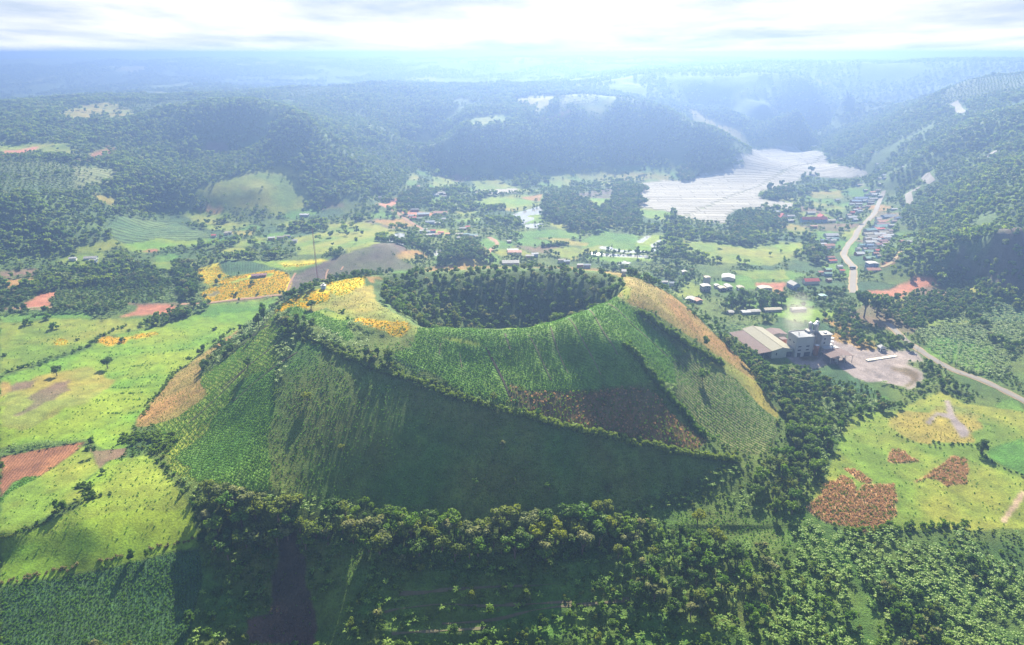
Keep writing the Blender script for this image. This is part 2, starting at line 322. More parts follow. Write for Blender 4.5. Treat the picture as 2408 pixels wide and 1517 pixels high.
patch('field', 'limebr', 'C1', '0,815 400,645 560,565 575,400 700,300 780,230 1030,200 1100,260 1220,400 1290,520 1335,580 900,570 500,700 0,890')
patch('field', 'lime', 'C1', '0,888 500,698 900,568 1335,578 1392,820 1000,905 600,1003 0,1112')
patch('field', 'cropd', 'C1', '0,1130 600,1012 1385,845 1385,1100 1280,1560 0,1560')
# the crater hill
patch('crater_slope', 'cropl', 'D', '650,735 625,760 560,820 480,880 420,940 360,1000 400,1100 430,1125 520,1138 640,1148 636,1000 642,880 660,780', 1)
patch('crater_slope', 'crop', 'D', '560,905 600,880 642,860 640,1148 520,1138 470,1130 420,1080 500,1000', 4)
patch('crater_slope', 'dry', 'B1', '1000,1410 1100,1300 1250,1130 1500,950 1640,850 1700,800 1660,860 1500,980 1400,1150 1450,1290 1250,1440 1000,1505 960,1505', 1)
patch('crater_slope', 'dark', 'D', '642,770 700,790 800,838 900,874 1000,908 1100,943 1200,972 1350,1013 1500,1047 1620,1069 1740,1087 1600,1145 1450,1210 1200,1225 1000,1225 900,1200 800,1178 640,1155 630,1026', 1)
patch('crater_slope', 'scrub', 'D', '650,738 720,728 830,765 980,790 975,820 920,850 1000,903 900,868 800,832 700,770', 1)
patch('crater_slope', 'crop', 'K', '420,590 560,572 800,600 1440,720 1400,760 1300,830 1380,1000 1300,1060 1000,900 700,760 480,700', .5)
patch('crater_slope', 'limebr', 'K', '560,572 800,600 1440,722 1290,740 1240,765 1000,700 800,620', .4)
patch('crater_slope', 'drygr', 'D', '780,668 850,650 940,642 1000,637 930,665 890,680 885,707 930,737 985,768 980,790 900,772 830,750 770,725 740,735 700,725 740,700', 2)
patch('crater_slope', 'orange', 'K', '1380,760 1500,730 1800,770 2150,800 2190,860 2100,960 1900,930 1600,860', 2)
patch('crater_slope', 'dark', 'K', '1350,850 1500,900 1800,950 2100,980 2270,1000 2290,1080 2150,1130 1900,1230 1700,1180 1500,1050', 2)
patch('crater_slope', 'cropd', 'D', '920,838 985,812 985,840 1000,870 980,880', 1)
patch('flower_field', 'flower', 'K', '255,650 290,570 420,470 480,430 600,410 625,460 560,520 360,640', .4)
patch('flower_field', 'flower2', 'K', '480,430 560,385 700,310 830,270 900,262 930,310 700,480 560,560 500,590 560,520 625,460 600,410', .4)
patch('flower_field', 'flower', 'K', '720,480 850,340 920,310 1030,350 1045,410 1010,470 860,530 800,490', .4)
patch('flower_field', 'flower', 'K', '560,570 620,510 740,490 740,580', .4)
patch('flower_field', 'flower2', 'K', '980,245 1100,195 1300,160 1530,140 1500,250 1400,330 1300,400 1180,420 1060,370 985,300', .8)
patch('crater_slope', 'dry', 'K', '1530,140 1700,110 1900,95 2000,120 1700,220 1600,220', 1)
patch('crater_slope', 'forest', 'D', '930,650 1000,645 1150,637 1300,637 1400,642 1450,650 1470,665 1460,690 1440,703 1400,720 1340,742 1270,764 1200,774 1100,774 985,770 930,738 885,708 880,680', 1)
patch('crater_slope', 'dry', 'D', '1000,630 1150,626 1300,628 1400,632 1460,641 1470,652 1400,641 1300,636 1150,636 1000,640', .5)
patch('crater_slope', 'crop', 'B2', '540,810 900,812 1150,822 1350,772 1560,715 1690,690 1780,640 1870,595 1960,622 2095,700 2130,760 2300,890 2408,1000 2500,1100 2650,1220 2560,1300 2440,1330 2330,1200 2140,1200 2000,1222 1800,1250 1300,1250 1200,1190 1210,1340 1140,1350 900,1290 700,1150 480,1060 350,990 500,940', .5)
patch('crater_slope', 'limebr', 'B2', '1130,825 1350,772 1560,715 1690,688 1780,638 1870,593 1960,620 1860,612 1700,700 1560,740 1350,800', .5)
patch('crater_slope', 'limebr', 'B2', '680,880 800,878 960,900 1010,945 900,925 760,905', .8)
patch('crater_slope', 'cropr', 'B3', '-60,1010 60,1000 100,1050 200,1130 420,1170 560,1340 660,1480 670,1560 560,1700 500,1700 300,1640 60,1500 -40,1300', .8)
patch('crater_slope', 'rust2', 'D', '1200,900 1240,918 1400,920 1500,910 1540,925 1590,980 1660,1035 1640,1058 1500,1036 1350,1003 1230,965 1200,945', 1)
patch('crater_slope', 'dry', 'D', '1446,648 1475,650 1540,672 1600,702 1640,745 1700,805 1750,850 1780,890 1765,895 1700,850 1660,815 1600,775 1540,735 1490,720 1452,700', 1)
patch('crater_slope', 'drygr', 'D', '1650,820 1700,840 1780,900 1830,965 1828,985 1790,960 1740,900 1680,860', 1)
patch('crater_slope', 'grass', 'D', '1410,640 1450,648 1485,690 1470,715 1440,700 1400,715 1400,680', 1)
patch('gully', 'gully', 'C1', '1990,780 2100,760 2130,900 2200,1200 2170,1540 1740,1540 1840,1120 1950,900', 7)
# valley floor
patch('field', 'grass', 'W', '700,880 930,850 1190,870 1180,950 1050,1000 880,1010 720,960')
patch('field', 'crop', 'W', '1080,780 1250,690 1450,640 1950,690 1900,780 1880,890 1600,880 1400,820 1250,850 1130,860')
patch('field', 'lime', 'W', '1900,760 2080,680 2320,690 2250,800 2150,930 1600,900 1600,880 1900,890')
patch('field', 'lime', 'W', '1200,970 2150,1010 2100,1060 1900,1050 1600,1060 1200,1020')
patch('field', 'lime', 'W', '330,410 560,400 570,500 330,520')
patch('field', 'crop', 'W', '100,640 780,600 1150,680 1130,740 700,720 200,700')
patch('field', 'drygr', 'W', '690,740 900,740 1220,800 1210,840 1000,830 880,800 700,790')
patch('field', 'lime', 'W', '1890,350 2408,330 2408,420 2250,470 2050,440')
patch('pond', 'water', 'W', '160,390 570,275 650,320 590,380 400,400 330,430 450,440 440,465 300,525 215,480 230,460', .2)
patch('pond', 'water', 'W', '330,540 560,525 590,560 480,580 350,585', .2)
patch('pond', 'water', 'W', '1385,870 1410,845 1540,858 1560,880 1700,905 2080,912 2060,930 1720,922 1540,895', .2)
patch('pond', 'water', 'W', '1260,950 1300,935 1700,965 2160,990 2150,1010 1650,992', .2)
patch('pond', 'water', 'W', '1900,785 2050,700 2100,700 1980,790', .2)
patch('pond', 'water', 'W', '2110,830 2190,780 2250,735 2245,790 2200,880 2110,930 2140,870', .2)
patch('pond', 'water', 'W', '1640,1075 1720,1060 1810,1070 1800,1088 1660,1090', .2)
patch('pond', 'water', 'M', '420,745 560,735 620,670 700,665 800,655 830,700 830,760 790,815 730,800 690,770 600,770 500,768', .2)
patch('pond', 'water', 'M', '1240,930 1290,905 1345,905 1320,970 1240,978', .2)
patch('pond', 'water', 'M', '1370,245 1500,255 1650,275 1640,300 1550,305 1450,275', .2)
patch('dirt_road', 'track', 'M', '560,262 620,270 740,385 900,490 1100,605 1130,625 1090,632 860,490 700,390 580,290', .2)
patch('dirt_patch', 'soil', 'M', '400,250 540,240 640,190 750,155 740,220 640,270 700,340 620,330 500,270')
patch('dirt_patch', 'soil', 'M', '760,350 900,335 1000,360 1200,370 1400,375 1400,400 1200,410 1000,420 880,430 820,390')
patch('field', 'dry', 'M', '380,480 800,450 960,555 700,590 580,560')
patch('field', 'lime', 'M', '1520,460 1900,440 1890,480 1560,495')
patch('dirt_road', 'track', 'M', '2000,705 2080,730 2150,800 2120,850 2030,905 2010,940 1990,930 2020,880 2100,830 2100,800 2000,730', .2)
patch('dirt_patch', 'soil', 'M', '1800,850 1950,850 2000,910 1900,920')
patch('field', 'grass', 'M', '0,850 250,800 480,770 400,830 200,920 0,940')
patch('field', 'purple', 'M', '320,850 500,790 720,800 830,850 870,930 700,960 400,900')
patch('field', 'dry', 'M', '870,900 1000,900 1140,960 1150,1020 850,1030 600,1000 700,960')
patch('field', 'purple', 'D', '682,665 690,650 740,625 800,600 860,582 900,585 960,620 980,635 880,640 790,655 760,665 700,690 680,690', 1)
patch('field', 'grass', 'A2', '-100,1580 150,1560 300,1600 400,1640 200,1700 -50,1720')
patch('dirt_patch', 'soil', 'D', '766,556 800,545 835,548 830,560 790,565')
patch('field', 'grass', 'D', '690,560 760,545 880,545 880,575 800,590 700,600')
patch('field', 'grass', 'B3', '0,200 100,190 430,230 640,210 820,230 800,290 620,370 400,360 250,340 0,260')
patch('field', 'lime', 'B3', '640,225 780,215 820,235 780,270 690,270')
patch('field', 'grass', 'B3', '330,400 720,400 740,470 480,460')
patch('field', 'drygr', 'A3', '880,1350 1110,1340 1130,1400 920,1400')
patch('plastic_field', 'film', 'D', '1496,463 1493,436 1520,427 1560,424 1600,425 1645,408 1700,402 1702,392 1755,385 1720,375 1768,360 1762,348 1880,350 1940,363 1975,390 2012,396 2045,413 2015,418 1890,412 1880,425 1850,440 1792,448 1785,462 1790,468 1885,480 1860,492 1790,488 1730,495 1712,505 1705,527 1650,520 1600,515 1590,502 1560,495 1512,490 1500,478 1530,470', .3)
patch('plastic_field', 'film', 'A3', '870,1195 1075,1205 1060,1190 1220,1180 1320,1240 1230,1250 860,1225', .3)
# right side
patch('yard', 'yard', 'B3', '560,960 640,900 780,890 900,880 1000,880 1180,920 1250,960 1480,965 1640,978 1700,1040 1600,1050 1570,1060 1690,1120 1700,1170 1640,1230 1590,1245 1560,1220 1400,1190 1300,1190 1200,1150 1130,1100 1080,1060 980,1080 870,1120 790,1060 700,1000 640,975', .6)
patch('yard_scar', 'brown', 'B3', '1480,1090 1590,1095 1660,1130 1670,1170 1640,1205 1590,1232 1570,1215 1620,1170 1590,1140 1500,1115', 1.2)
patch('yard_scar', 'brown', 'B3', '810,1010 900,1000 960,1020 900,1045 830,1040', 1.2)
patch('dirt_patch', 'soil', 'R', '1150,350 1250,350 1300,430 1240,440 1170,400', .3)
patch('dirt_patch', 'soil', 'B3', '1300,540 1420,550 1560,500 1640,440 1800,470 1790,500 1640,540 1560,590 1440,600 1290,560')
patch('dirt_patch', 'soil', 'B3', '1400,350 1480,340 1530,270 1540,285 1490,360 1420,380')
patch('field', 'purple', 'B3', '1990,250 2200,170 2408,120 2408,560 2200,540 2050,480 1890,330', 3)
patch('field', 'grass', 'B3', '510,490 720,480 720,550 640,570 620,520', 1)
patch('field', 'soil', 'B3', '520,490 720,485 722,560 640,570 640,520 520,515', 1)
patch('field', 'grass', 'C3', '1100,30 1180,-80 1500,-120 1800,-250 1950,-160 2408,-100 2408,700 1850,720 1400,720 1290,740 870,580 960,390 1040,280 1080,120', 1)
patch('field', 'drygr', 'C3', '1850,-150 2000,-120 2100,0 2000,110 1700,120 1500,60 1400,-20 1500,-90', 3)
patch('field', 'crop', 'C3', '2371,70 2250,110 2110,165 2150,235 2408,350', .6)
patch('stream', 'yard', 'C3', '1690,-30 1760,-100 1840,-90 1820,-180 1850,-185 1900,-60 1990,20 1990,70 1930,80 1890,10 1850,-60 1770,-80 1710,-10', .3)
patch('dirt_path', 'track', 'C3', '2371,430 2300,520 2220,640 2215,670 2245,665 2290,600 2371,500', .5)
patch('dry_scrub', 'rust', 'C3', '870,580 890,530 960,470 960,395 1060,370 1110,340 1200,385 1200,460 1180,480 1260,420 1320,400 1470,405 1480,500 1470,540 1485,600 1440,670 1370,712 1290,745 1200,690 1000,665', 1)
patch('dry_scrub', 'rust', 'C3', '1120,290 1200,300 1310,365 1310,395 1240,385 1180,340', .8)
patch('dry_scrub', 'rust', 'C3', '1432,245 1455,155 1540,165 1560,200 1640,240 1480,258', .8)
patch('dry_scrub', 'rust', 'C3', '1565,405 1700,330 1880,205 1980,225 1990,300 1960,400 1830,415 1780,370 1690,350', .8)
# ------------------------------------------------------------------ paint the grid
def inside(x, y, poly):
    px = np.array([p[0] for p in poly]); py = np.array([p[1] for p in poly]); r = np.zeros(x.shape, bool)
    j = len(px)-1
    for i in range(len(px)):
        if py[i] != py[j]:
            c = (py[i] > y) != (py[j] > y)
            r ^= c & (x < (px[j]-px[i])*(y-py[i])/(py[j]-py[i])+px[i])
        j = i
    return r
DD = np.hypot(gx, gy)
wx = fbm(gx, gy, 14, 3, 61); wy = fbm(gx, gy, 14, 3, 71)
REG = np.zeros(Z.shape, np.int32)                                     # 0: open ground
names = list(CL); CLS = np.full(Z.shape, names.index('scrub'), np.int32)
CLS[(DD > 900) & (Z > 12)] = names.index('forest')
WORLD_P = []
for k, (nm, cl, pts, edge) in enumerate(P):
    wp = []
    for q in pts:
        h = hit(*q)
        wp.append(h)
    # drop outline points whose ray slipped past a crest far behind the rest
    dd = [math.hypot(a[0], a[1]) for a in wp]; md = sorted(dd)[len(dd)//2]
    far = 1.7 if md > 700 else 1.28
    wp = [a for a, d in zip(wp, dd) if d < md*far] if nm in ('crater_slope', 'flower_field') else wp
    WORLD_P.append(wp)
    xs = [a[0] for a in wp]; ys = [a[1] for a in wp]; s = md/420*edge*1.6
    bb = (gx > min(xs)-12) & (gx < max(xs)+12) & (gy > min(ys)-12) & (gy < max(ys)+12)
    idx = np.nonzero(bb)
    if not len(idx[0]): continue
    ins = inside(gx[idx]+wx[idx]*s, gy[idx]+wy[idx]*s, wp)
    REG[idx[0][ins], idx[1][ins]] = k+1; CLS[idx[0][ins], idx[1][ins]] = names.index(cl)
# everything on the cone that no outline claimed
cx, cy = 5, 480
cone = (Z > 9) & (np.abs(gx-cx) < 260) & (gy > 330) & (gy < 640) & (REG == 0)
CONE_UNPAINTED = cone
CLS[cone] = names.index('scrub')
RIM = [at_height(*q) for q in [(985,768,67),(1100,772,66),(1200,772,67),(1270,762,69),(1340,742,73),(1400,718,77),(1440,702,78),(1466,676,79),(1468,658,77),(1452,647,74),(1400,638,68),(1300,634,62),(1150,634,61),(1000,640,63),(930,648,63),(880,665,62),(878,680,62),(885,707,64),(930,737,66)]]
RIM = [(float(a), float(b)) for a, b in RIM]
CLS[inside(gx, gy, RIM)] = names.index('forest')
# valley patchwork: small holdings of crop, fallow and grass between the scrub
def cells(x, y, L, s):
    i = np.floor(x/L); j = np.floor(y/L); best = np.full(x.shape, 1e9); b2 = np.full(x.shape, 1e9); bid = np.zeros(x.shape)
    for a in (-1, 0, 1):
        for b in (-1, 0, 1):
            px = (i+a+_hash(i+a, j+b, s))*L; py = (j+b+_hash(i+a, j+b, s+1))*L
            d = np.abs(x-px)*1.0+np.abs(y-py)*.9; h = _hash(i+a, j+b, s+2)
            m = d < best; b2 = np.where(m, best, np.minimum(b2, d)); bid = np.where(m, h, bid); best = np.where(m, d, best)
    return bid, b2-best
vm = (REG == 0) & (DD > 560) & (DD < 2400) & (Z < 12) & ~cone & ~((gx < -150) & (DD < 950))
c1, e1 = cells(gx+wx*8, (gy+wy*8)*1.0, 48, 3)
for lo, hi, cn in ((.30, .42, 'grass'), (.42, .54, 'crop'), (.54, .56, 'lime'), (.56, .60, 'drygr'), (.60, .61, 'dry'), (.61, .72, 'cropd'), (.72, .75, 'brown')):
    CLS[vm & (c1 >= lo) & (c1 < hi) & (e1 > 5)] = names.index(cn)
hmx = (REG == 0) & (DD > 900) & (Z >= 12) & ~((gx > 350) & (DD < 1500))
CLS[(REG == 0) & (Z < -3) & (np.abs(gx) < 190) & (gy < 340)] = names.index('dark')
c2, e2 = cells(gx+wx*20, gy+wy*20, 170, 13)
for lo, hi, cn in ((.30, .33, 'orch'), (.34, .39, 'scrub'), (.39, .47, 'grass'), (.45, .52, 'cropd'), (.52, .56, 'drygr'), (.61, .64, 'orch')):
    CLS[hmx & (c2 >= lo) & (c2 < hi) & (e2 > 12) & (DD < 5000)] = names.index(cn)
A_ = np.array([CL[n][0] for n in names]); B_ = np.array([CL[n][1] for n in names])
mixv = np.clip(.5+fbm(gx, gy, 38, 4, 81)*1.3, 0, 1)
C = A_[CLS]*(1-mixv[..., None])+B_[CLS]*mixv[..., None]
C *= (1+fbm(gx, gy, 7, 2, 91)*.28*(DD < 1500))[..., None]
# soften class edges a little across neighbouring nodes
for _ in range(1):
    C[1:-1] = C[1:-1]*.6+(C[:-2]+C[2:])*.2; C[:, 1:-1] = C[:, 1:-1]*.6+(C[:, :-2]+C[:, 2:])*.2
C = np.clip(C, .004, .8)
bump = np.array([CL[n][2] for n in names])[CLS]; rk = np.array([CL[n][5] for n in names])[CLS]
sp = np.array([max(CL[n][3], .01) for n in names])[CLS]; an = np.radians(np.array([CL[n][4] for n in names]))[CLS]
ROWU = (gx*np.cos(an)+gy*np.sin(an))/sp
# contour-following rows on the terraced field
tq = CLS == names.index('terr'); ROWU[tq] = (gy[tq]+fbm(gx[tq], gy[tq], 70, 2, 8)*9)/11.0
# ------------------------------------------------------------------ ground material
def newmat(name):
    m = bpy.data.materials.new(name); m.use_nodes = True; m.node_tree.nodes.clear(); return m, m.node_tree
def link(nt, a, b): nt.links.new(a, b)
gm, g = newmat('ground_cover'); Nn = g.nodes
def mk(t, **k):
    n = Nn.new(t)
    for a, b in k.items(): setattr(n, a, b)
    return n
out = mk('ShaderNodeOutputMaterial'); bs = mk('ShaderNodeBsdfPrincipled'); bs.inputs['Roughness'].default_value = .9; bs.inputs['Specular IOR Level'].default_value = .15
ca = mk('ShaderNodeAttribute', attribute_name='cover'); ra = mk('ShaderNodeAttribute', attribute_name='rowu'); rs = mk('ShaderNodeAttribute', attribute_name='rowk'); ba = mk('ShaderNodeAttribute', attribute_name='relief')
tcn = mk('ShaderNodeNewGeometry')
na = mk('ShaderNodeTexNoise'); na.inputs['Scale'].default_value = .9; na.inputs['Detail'].default_value = 5; na.inputs['Roughness'].default_value = .65
nb = mk('ShaderNodeTexNoise'); nb.inputs['Scale'].default_value = .16; nb.inputs['Detail'].default_value = 4
link(g, tcn.outputs['Position'], na.inputs['Vector']); link(g, tcn.outputs['Position'], nb.inputs['Vector'])
m1 = mk('ShaderNodeMapRange'); m1.inputs['From Min'].default_value = .3; m1.inputs['From Max'].default_value = .7; m1.inputs['To Min'].default_value = .62; m1.inputs['To Max'].default_value = 1.38
m2 = mk('ShaderNodeMapRange'); m2.inputs['From Min'].default_value = .3; m2.inputs['From Max'].default_value = .7; m2.inputs['To Min'].default_value = .8; m2.inputs['To Max'].default_value = 1.2
link(g, na.outputs['Fac'], m1.inputs['Value']); link(g, nb.outputs['Fac'], m2.inputs['Value'])
mm = mk('ShaderNodeMath', operation='MULTIPLY'); link(g, m1.outputs[0], mm.inputs[0]); link(g, m2.outputs[0], mm.inputs[1])
wob = mk('ShaderNodeMath', operation='MULTIPLY_ADD'); wob.inputs[1].default_value = .7; link(g, nb.outputs['Fac'], wob.inputs[0]); link(g, ra.outputs['Fac'], wob.inputs[2])
tp = mk('ShaderNodeMath', operation='MULTIPLY'); tp.inputs[1].default_value = 2*math.pi; link(g, wob.outputs[0], tp.inputs[0])
sn = mk('ShaderNodeMath', operation='SINE'); link(g, tp.outputs[0], sn.inputs[0])
sr = mk('ShaderNodeMapRange'); sr.inputs['From Min'].default_value = -1; sr.inputs['From Max'].default_value = .2; sr.inputs['To Min'].default_value = -1; sr.inputs['To Max'].default_value = 0; link(g, sn.outputs[0], sr.inputs['Value'])
sk = mk('ShaderNodeMath', operation='MULTIPLY'); link(g, sr.outputs[0], sk.inputs[0]); link(g, rs.outputs['Fac'], sk.inputs[1])
s1 = mk('ShaderNodeMath', operation='MULTIPLY_ADD'); s1.inputs[1].default_value = .55; s1.inputs[2].default_value = 1; link(g, sk.outputs[0], s1.inputs[0])
mt = mk('ShaderNodeMath', operation='MULTIPLY'); link(g, mm.outputs[0], mt.inputs[0]); link(g, s1.outputs[0], mt.inputs[1])
vm_ = mk('ShaderNodeVectorMath', operation='SCALE'); link(g, ca.outputs['Color'], vm_.inputs[0]); link(g, mt.outputs[0], vm_.inputs['Scale'])
link(g, vm_.outputs[0], bs.inputs['Base Color'])
ht = mk('ShaderNodeMath', operation='MULTIPLY_ADD'); ht.inputs[1].default_value = 1.0; link(g, na.outputs['Fac'], ht.inputs[0]); link(g, sk.outputs[0], ht.inputs[2])
bp = mk('ShaderNodeBump'); bp.inputs['Distance'].default_value = .9; link(g, ht.outputs[0], bp.inputs['Height']); link(g, ba.outputs['Fac'], bp.inputs['Strength']); link(g, bp.outputs[0], bs.inputs['Normal'])
link(g, bs.outputs[0], out.inputs['Surface'])
fm, g = newmat('plastic_sheet'); Nn = g.nodes
out = mk('ShaderNodeOutputMaterial'); bs = mk('ShaderNodeBsdfPrincipled'); bs.inputs['Roughness'].default_value = .45; bs.inputs['Base Color'].default_value = (.72, .70, .66, 1); link(g, bs.outputs[0], out.inputs['Surface'])
wm, g = newmat('pond_water'); Nn = g.nodes
out = mk('ShaderNodeOutputMaterial'); bs = mk('ShaderNodeBsdfPrincipled'); bs.inputs['Roughness'].default_value = .06; bs.inputs['Base Color'].default_value = (.26, .26, .24, 1)
bs.inputs['IOR'].default_value = 1.333
tcn = mk('ShaderNodeNewGeometry'); nz = mk('ShaderNodeTexNoise'); nz.inputs['Scale'].default_value = .5; nz.inputs['Detail'].default_value = 4; link(g, tcn.outputs['Position'], nz.inputs['Vector'])
bp = mk('ShaderNodeBump'); bp.inputs['Strength'].default_value = .25; bp.inputs['Distance'].default_value = .3; link(g, nz.outputs['Fac'], bp.inputs['Height']); link(g, bp.outputs[0], bs.inputs['Normal']); link(g, bs.outputs[0], out.inputs['Surface'])
# ------------------------------------------------------------------ build the ground as separate pieces
def tag(o, label=None, cat=None, group=None, kind=None):
    if label: o['label'] = label
    if cat: o['category'] = cat
    if group: o['group'] = group
    if kind: o['kind'] = kind
    return o
nr, nc = Z.shape
# keep ponds flat
for k, (nm, cl, pts, e) in enumerate(P):
    if cl == 'water':
        m = REG == k+1
        if m.any(): Z[m] = Z[m].min()-.25
    elif nm == 'plastic_field':
        pass
fr_ = REG[:-1, :-1]
region_face = fr_.copy()
vid = np.arange(nr*nc).reshape(nr, nc)
fq = np.stack([vid[:-1, :-1], vid[:-1, 1:], vid[1:, 1:], vid[1:, :-1]], -1).reshape(-1, 4)[:, ::-1]
co = np.stack([gx, gy, Z], -1).reshape(-1, 3); cols = np.concatenate([C, np.ones((*Z.shape, 1))], -1).reshape(-1, 4)
bumpf = bump.ravel(); rkf = rk.ravel(); ruf = ROWU.ravel(); rf = region_face.ravel()
rf = np.where((rf == 0) & CONE_UNPAINTED[:-1, :-1].ravel(), 9001, rf)
hillf = ((hm[:-1, :-1] > .25) & (DD[:-1, :-1] > 900)).ravel()
rf = np.where((rf == 0) & hillf, 9002, rf)
def submesh(name, faces, mat, attrs=True):
    u, inv = np.unique(faces.ravel(), return_inverse=True)
    me = bpy.data.meshes.new(name); n = len(faces)
    me.vertices.add(len(u)); me.vertices.foreach_set('co', co[u].ravel().astype(np.float32))
    me.loops.add(n*4); me.loops.foreach_set('vertex_index', inv.ravel().astype(np.int32))
    me.polygons.add(n); me.polygons.foreach_set('loop_start', np.arange(0, n*4, 4, dtype=np.int32))
    me.polygons.foreach_set('use_smooth', np.ones(n, bool))
    me.update(calc_edges=True)
    if attrs:
        a = me.attributes.new('cover', 'FLOAT_COLOR', 'POINT'); a.data.foreach_set('color', cols[u].ravel().astype(np.float32))
        for nm, arr in (('relief', bumpf), ('rowk', rkf), ('rowu', ruf)):
            a = me.attributes.new(nm, 'FLOAT', 'POINT'); a.data.foreach_set('value', arr[u].astype(np.float32))
    me.materials.append(mat); o = bpy.data.objects.new(name, me); COL.objects.link(o); return o
for k in np.unique(rf):
    fs = fq[rf == k]
    if k == 0: o = submesh('ground', fs, gm)
    elif k == 9001: o = submesh('crater_hill', fs, gm)
    elif k == 9002: o = submesh('hills', fs, gm)
    else:
        nm, cl = P[k-1][0], P[k-1][1]
        o = submesh('pond' if cl == 'water' else nm, fs, wm if cl == 'water' else gm, cl != 'water')
    o['kind'] = 'structure'
# ------------------------------------------------------------------ haze
def add_haze(density=.00051, aniso=.69, top=259.0):
    me = bpy.data.meshes.new('haze'); X, Y0, Y1, Zb = 14500, -300, 16500, -75
    v = [(x, y, z) for z in (Zb, top) for y in (Y0, Y1) for x in (-X, X)]
    me.from_pydata(v, [], [(0, 2, 3, 1), (4, 5, 7, 6), (0, 1, 5, 4), (2, 6, 7, 3), (0, 4, 6, 2), (1, 3, 7, 5)])
    m, g2 = newmat('haze_air'); o = g2.nodes.new('ShaderNodeOutputMaterial'); p = g2.nodes.new('ShaderNodeVolumePrincipled')
    p.inputs['Color'].default_value = (.165, .262, .51, 1); p.inputs['Density'].default_value = density; p.inputs['Anisotropy'].default_value = aniso
    g2.links.new(p.outputs[0], o.inputs['Volume']); me.materials.append(m)
    ob = bpy.data.objects.new('haze', me); COL.objects.link(ob); ob['kind'] = 'stuff'; return ob
haze = add_haze()
# ------------------------------------------------------------------ plant materials
def leafmat(name, ca, cb, top=None, trans=.38, gloss=.12, rough=.55, pale=0.0):
    m, g = newmat(name); Nn = g.nodes
    def mk(t, **k):
        n = Nn.new(t)
        for a, b in k.items(): setattr(n, a, b)
        return n
    out = mk('ShaderNodeOutputMaterial'); oi = mk('ShaderNodeObjectInfo'); tcx = mk('ShaderNodeTexCoord')
    nz = mk('ShaderNodeTexNoise'); nz.inputs['Scale'].default_value = 1.1; nz.inputs['Detail'].default_value = 3; link(g, tcx.outputs['Object'], nz.inputs['Vector'])
    ad = mk('ShaderNodeMath', operation='MULTIPLY_ADD'); ad.inputs[1].default_value = .75; link(g, oi.outputs['Random'], ad.inputs[0]); link(g, nz.outputs['Fac'], ad.inputs[2])
    mr = mk('ShaderNodeMapRange'); mr.inputs['From Min'].default_value = .38; mr.inputs['From Max'].default_value = 1.35; link(g, ad.outputs[0], mr.inputs['Value'])
    cm = mk('ShaderNodeMixRGB'); cm.inputs['Color1'].default_value = (*ca, 1); cm.inputs['Color2'].default_value = (*cb, 1); link(g, mr.outputs[0], cm.inputs['Fac'])
    c = cm.outputs[0]
    if top:
        sx = mk('ShaderNodeSeparateXYZ'); link(g, tcx.outputs['Object'], sx.inputs[0])
        tm_ = mk('ShaderNodeMapRange'); tm_.inputs['From Min'].default_value = .62; tm_.inputs['From Max'].default_value = .92; link(g, sx.outputs['Z'], tm_.inputs['Value'])
        t2 = mk('ShaderNodeMixRGB'); t2.inputs['Color2'].default_value = (*top, 1); link(g, tm_.outputs[0], t2.inputs['Fac']); link(g, c, t2.inputs['Color1']); c = t2.outputs[0]
    p = mk('ShaderNodeBsdfPrincipled'); p.inputs['Roughness'].default_value = rough; p.inputs['Specular IOR Level'].default_value = gloss; link(g, c, p.inputs['Base Color'])
    t = mk('ShaderNodeBsdfTranslucent'); hs = mk('ShaderNodeHueSaturation'); hs.inputs['Hue'].default_value = .485; hs.inputs['Saturation'].default_value = 1.1; hs.inputs['Value'].default_value = 1.5
    link(g, c, hs.inputs['Color']); link(g, hs.outputs[0], t.inputs['Color'])
    ms = mk('ShaderNodeMixShader'); ms.inputs[0].default_value = trans; link(g, p.outputs[0], ms.inputs[1]); link(g, t.outputs[0], ms.inputs[2]); link(g, ms.outputs[0], out.inputs['Surface'])
    return m
LM = {'dark': leafmat('leaf_dark', (.040, .100, .016), (.076, .140, .020)), 'mid': leafmat('leaf_mid', (.064, .155, .018), (.128, .210, .024)),
      'olive': leafmat('leaf_olive', (.080, .140, .024), (.145, .185, .028)), 'pale': leafmat('leaf_pale', (.065, .115, .030), (.095, .140, .034), top=(.24, .25, .10)),
      'gold': leafmat('leaf_gold', (.14, .19, .015), (.18, .22, .02)), 'hill': leafmat('leaf_hill', (.085, .165, .022), (.175, .250, .034), trans=.45), 'bright': leafmat('leaf_bright', (.11, .18, .022), (.16, .23, .03)), 'banana': leafmat('leaf_banana', (.105, .215, .024), (.175, .265, .034), trans=.45, gloss=.25, rough=.5),
      'crop': leafmat('leaf_crop', (.055, .150, .028), (.095, .190, .035), trans=.45), 'rustl': leafmat('leaf_rust', (.44, .29, .155), (.36, .25, .11), trans=.3),
      'yellow': leafmat('petal_yellow', (.62, .40, .004), (.46, .36, .01), trans=.4), 'straw': leafmat('leaf_straw', (.22, .20, .09), (.17, .17, .06), trans=.4),
      'bare': leafmat('leaf_grey', (.13, .12, .10), (.10, .12, .07), trans=.2)}
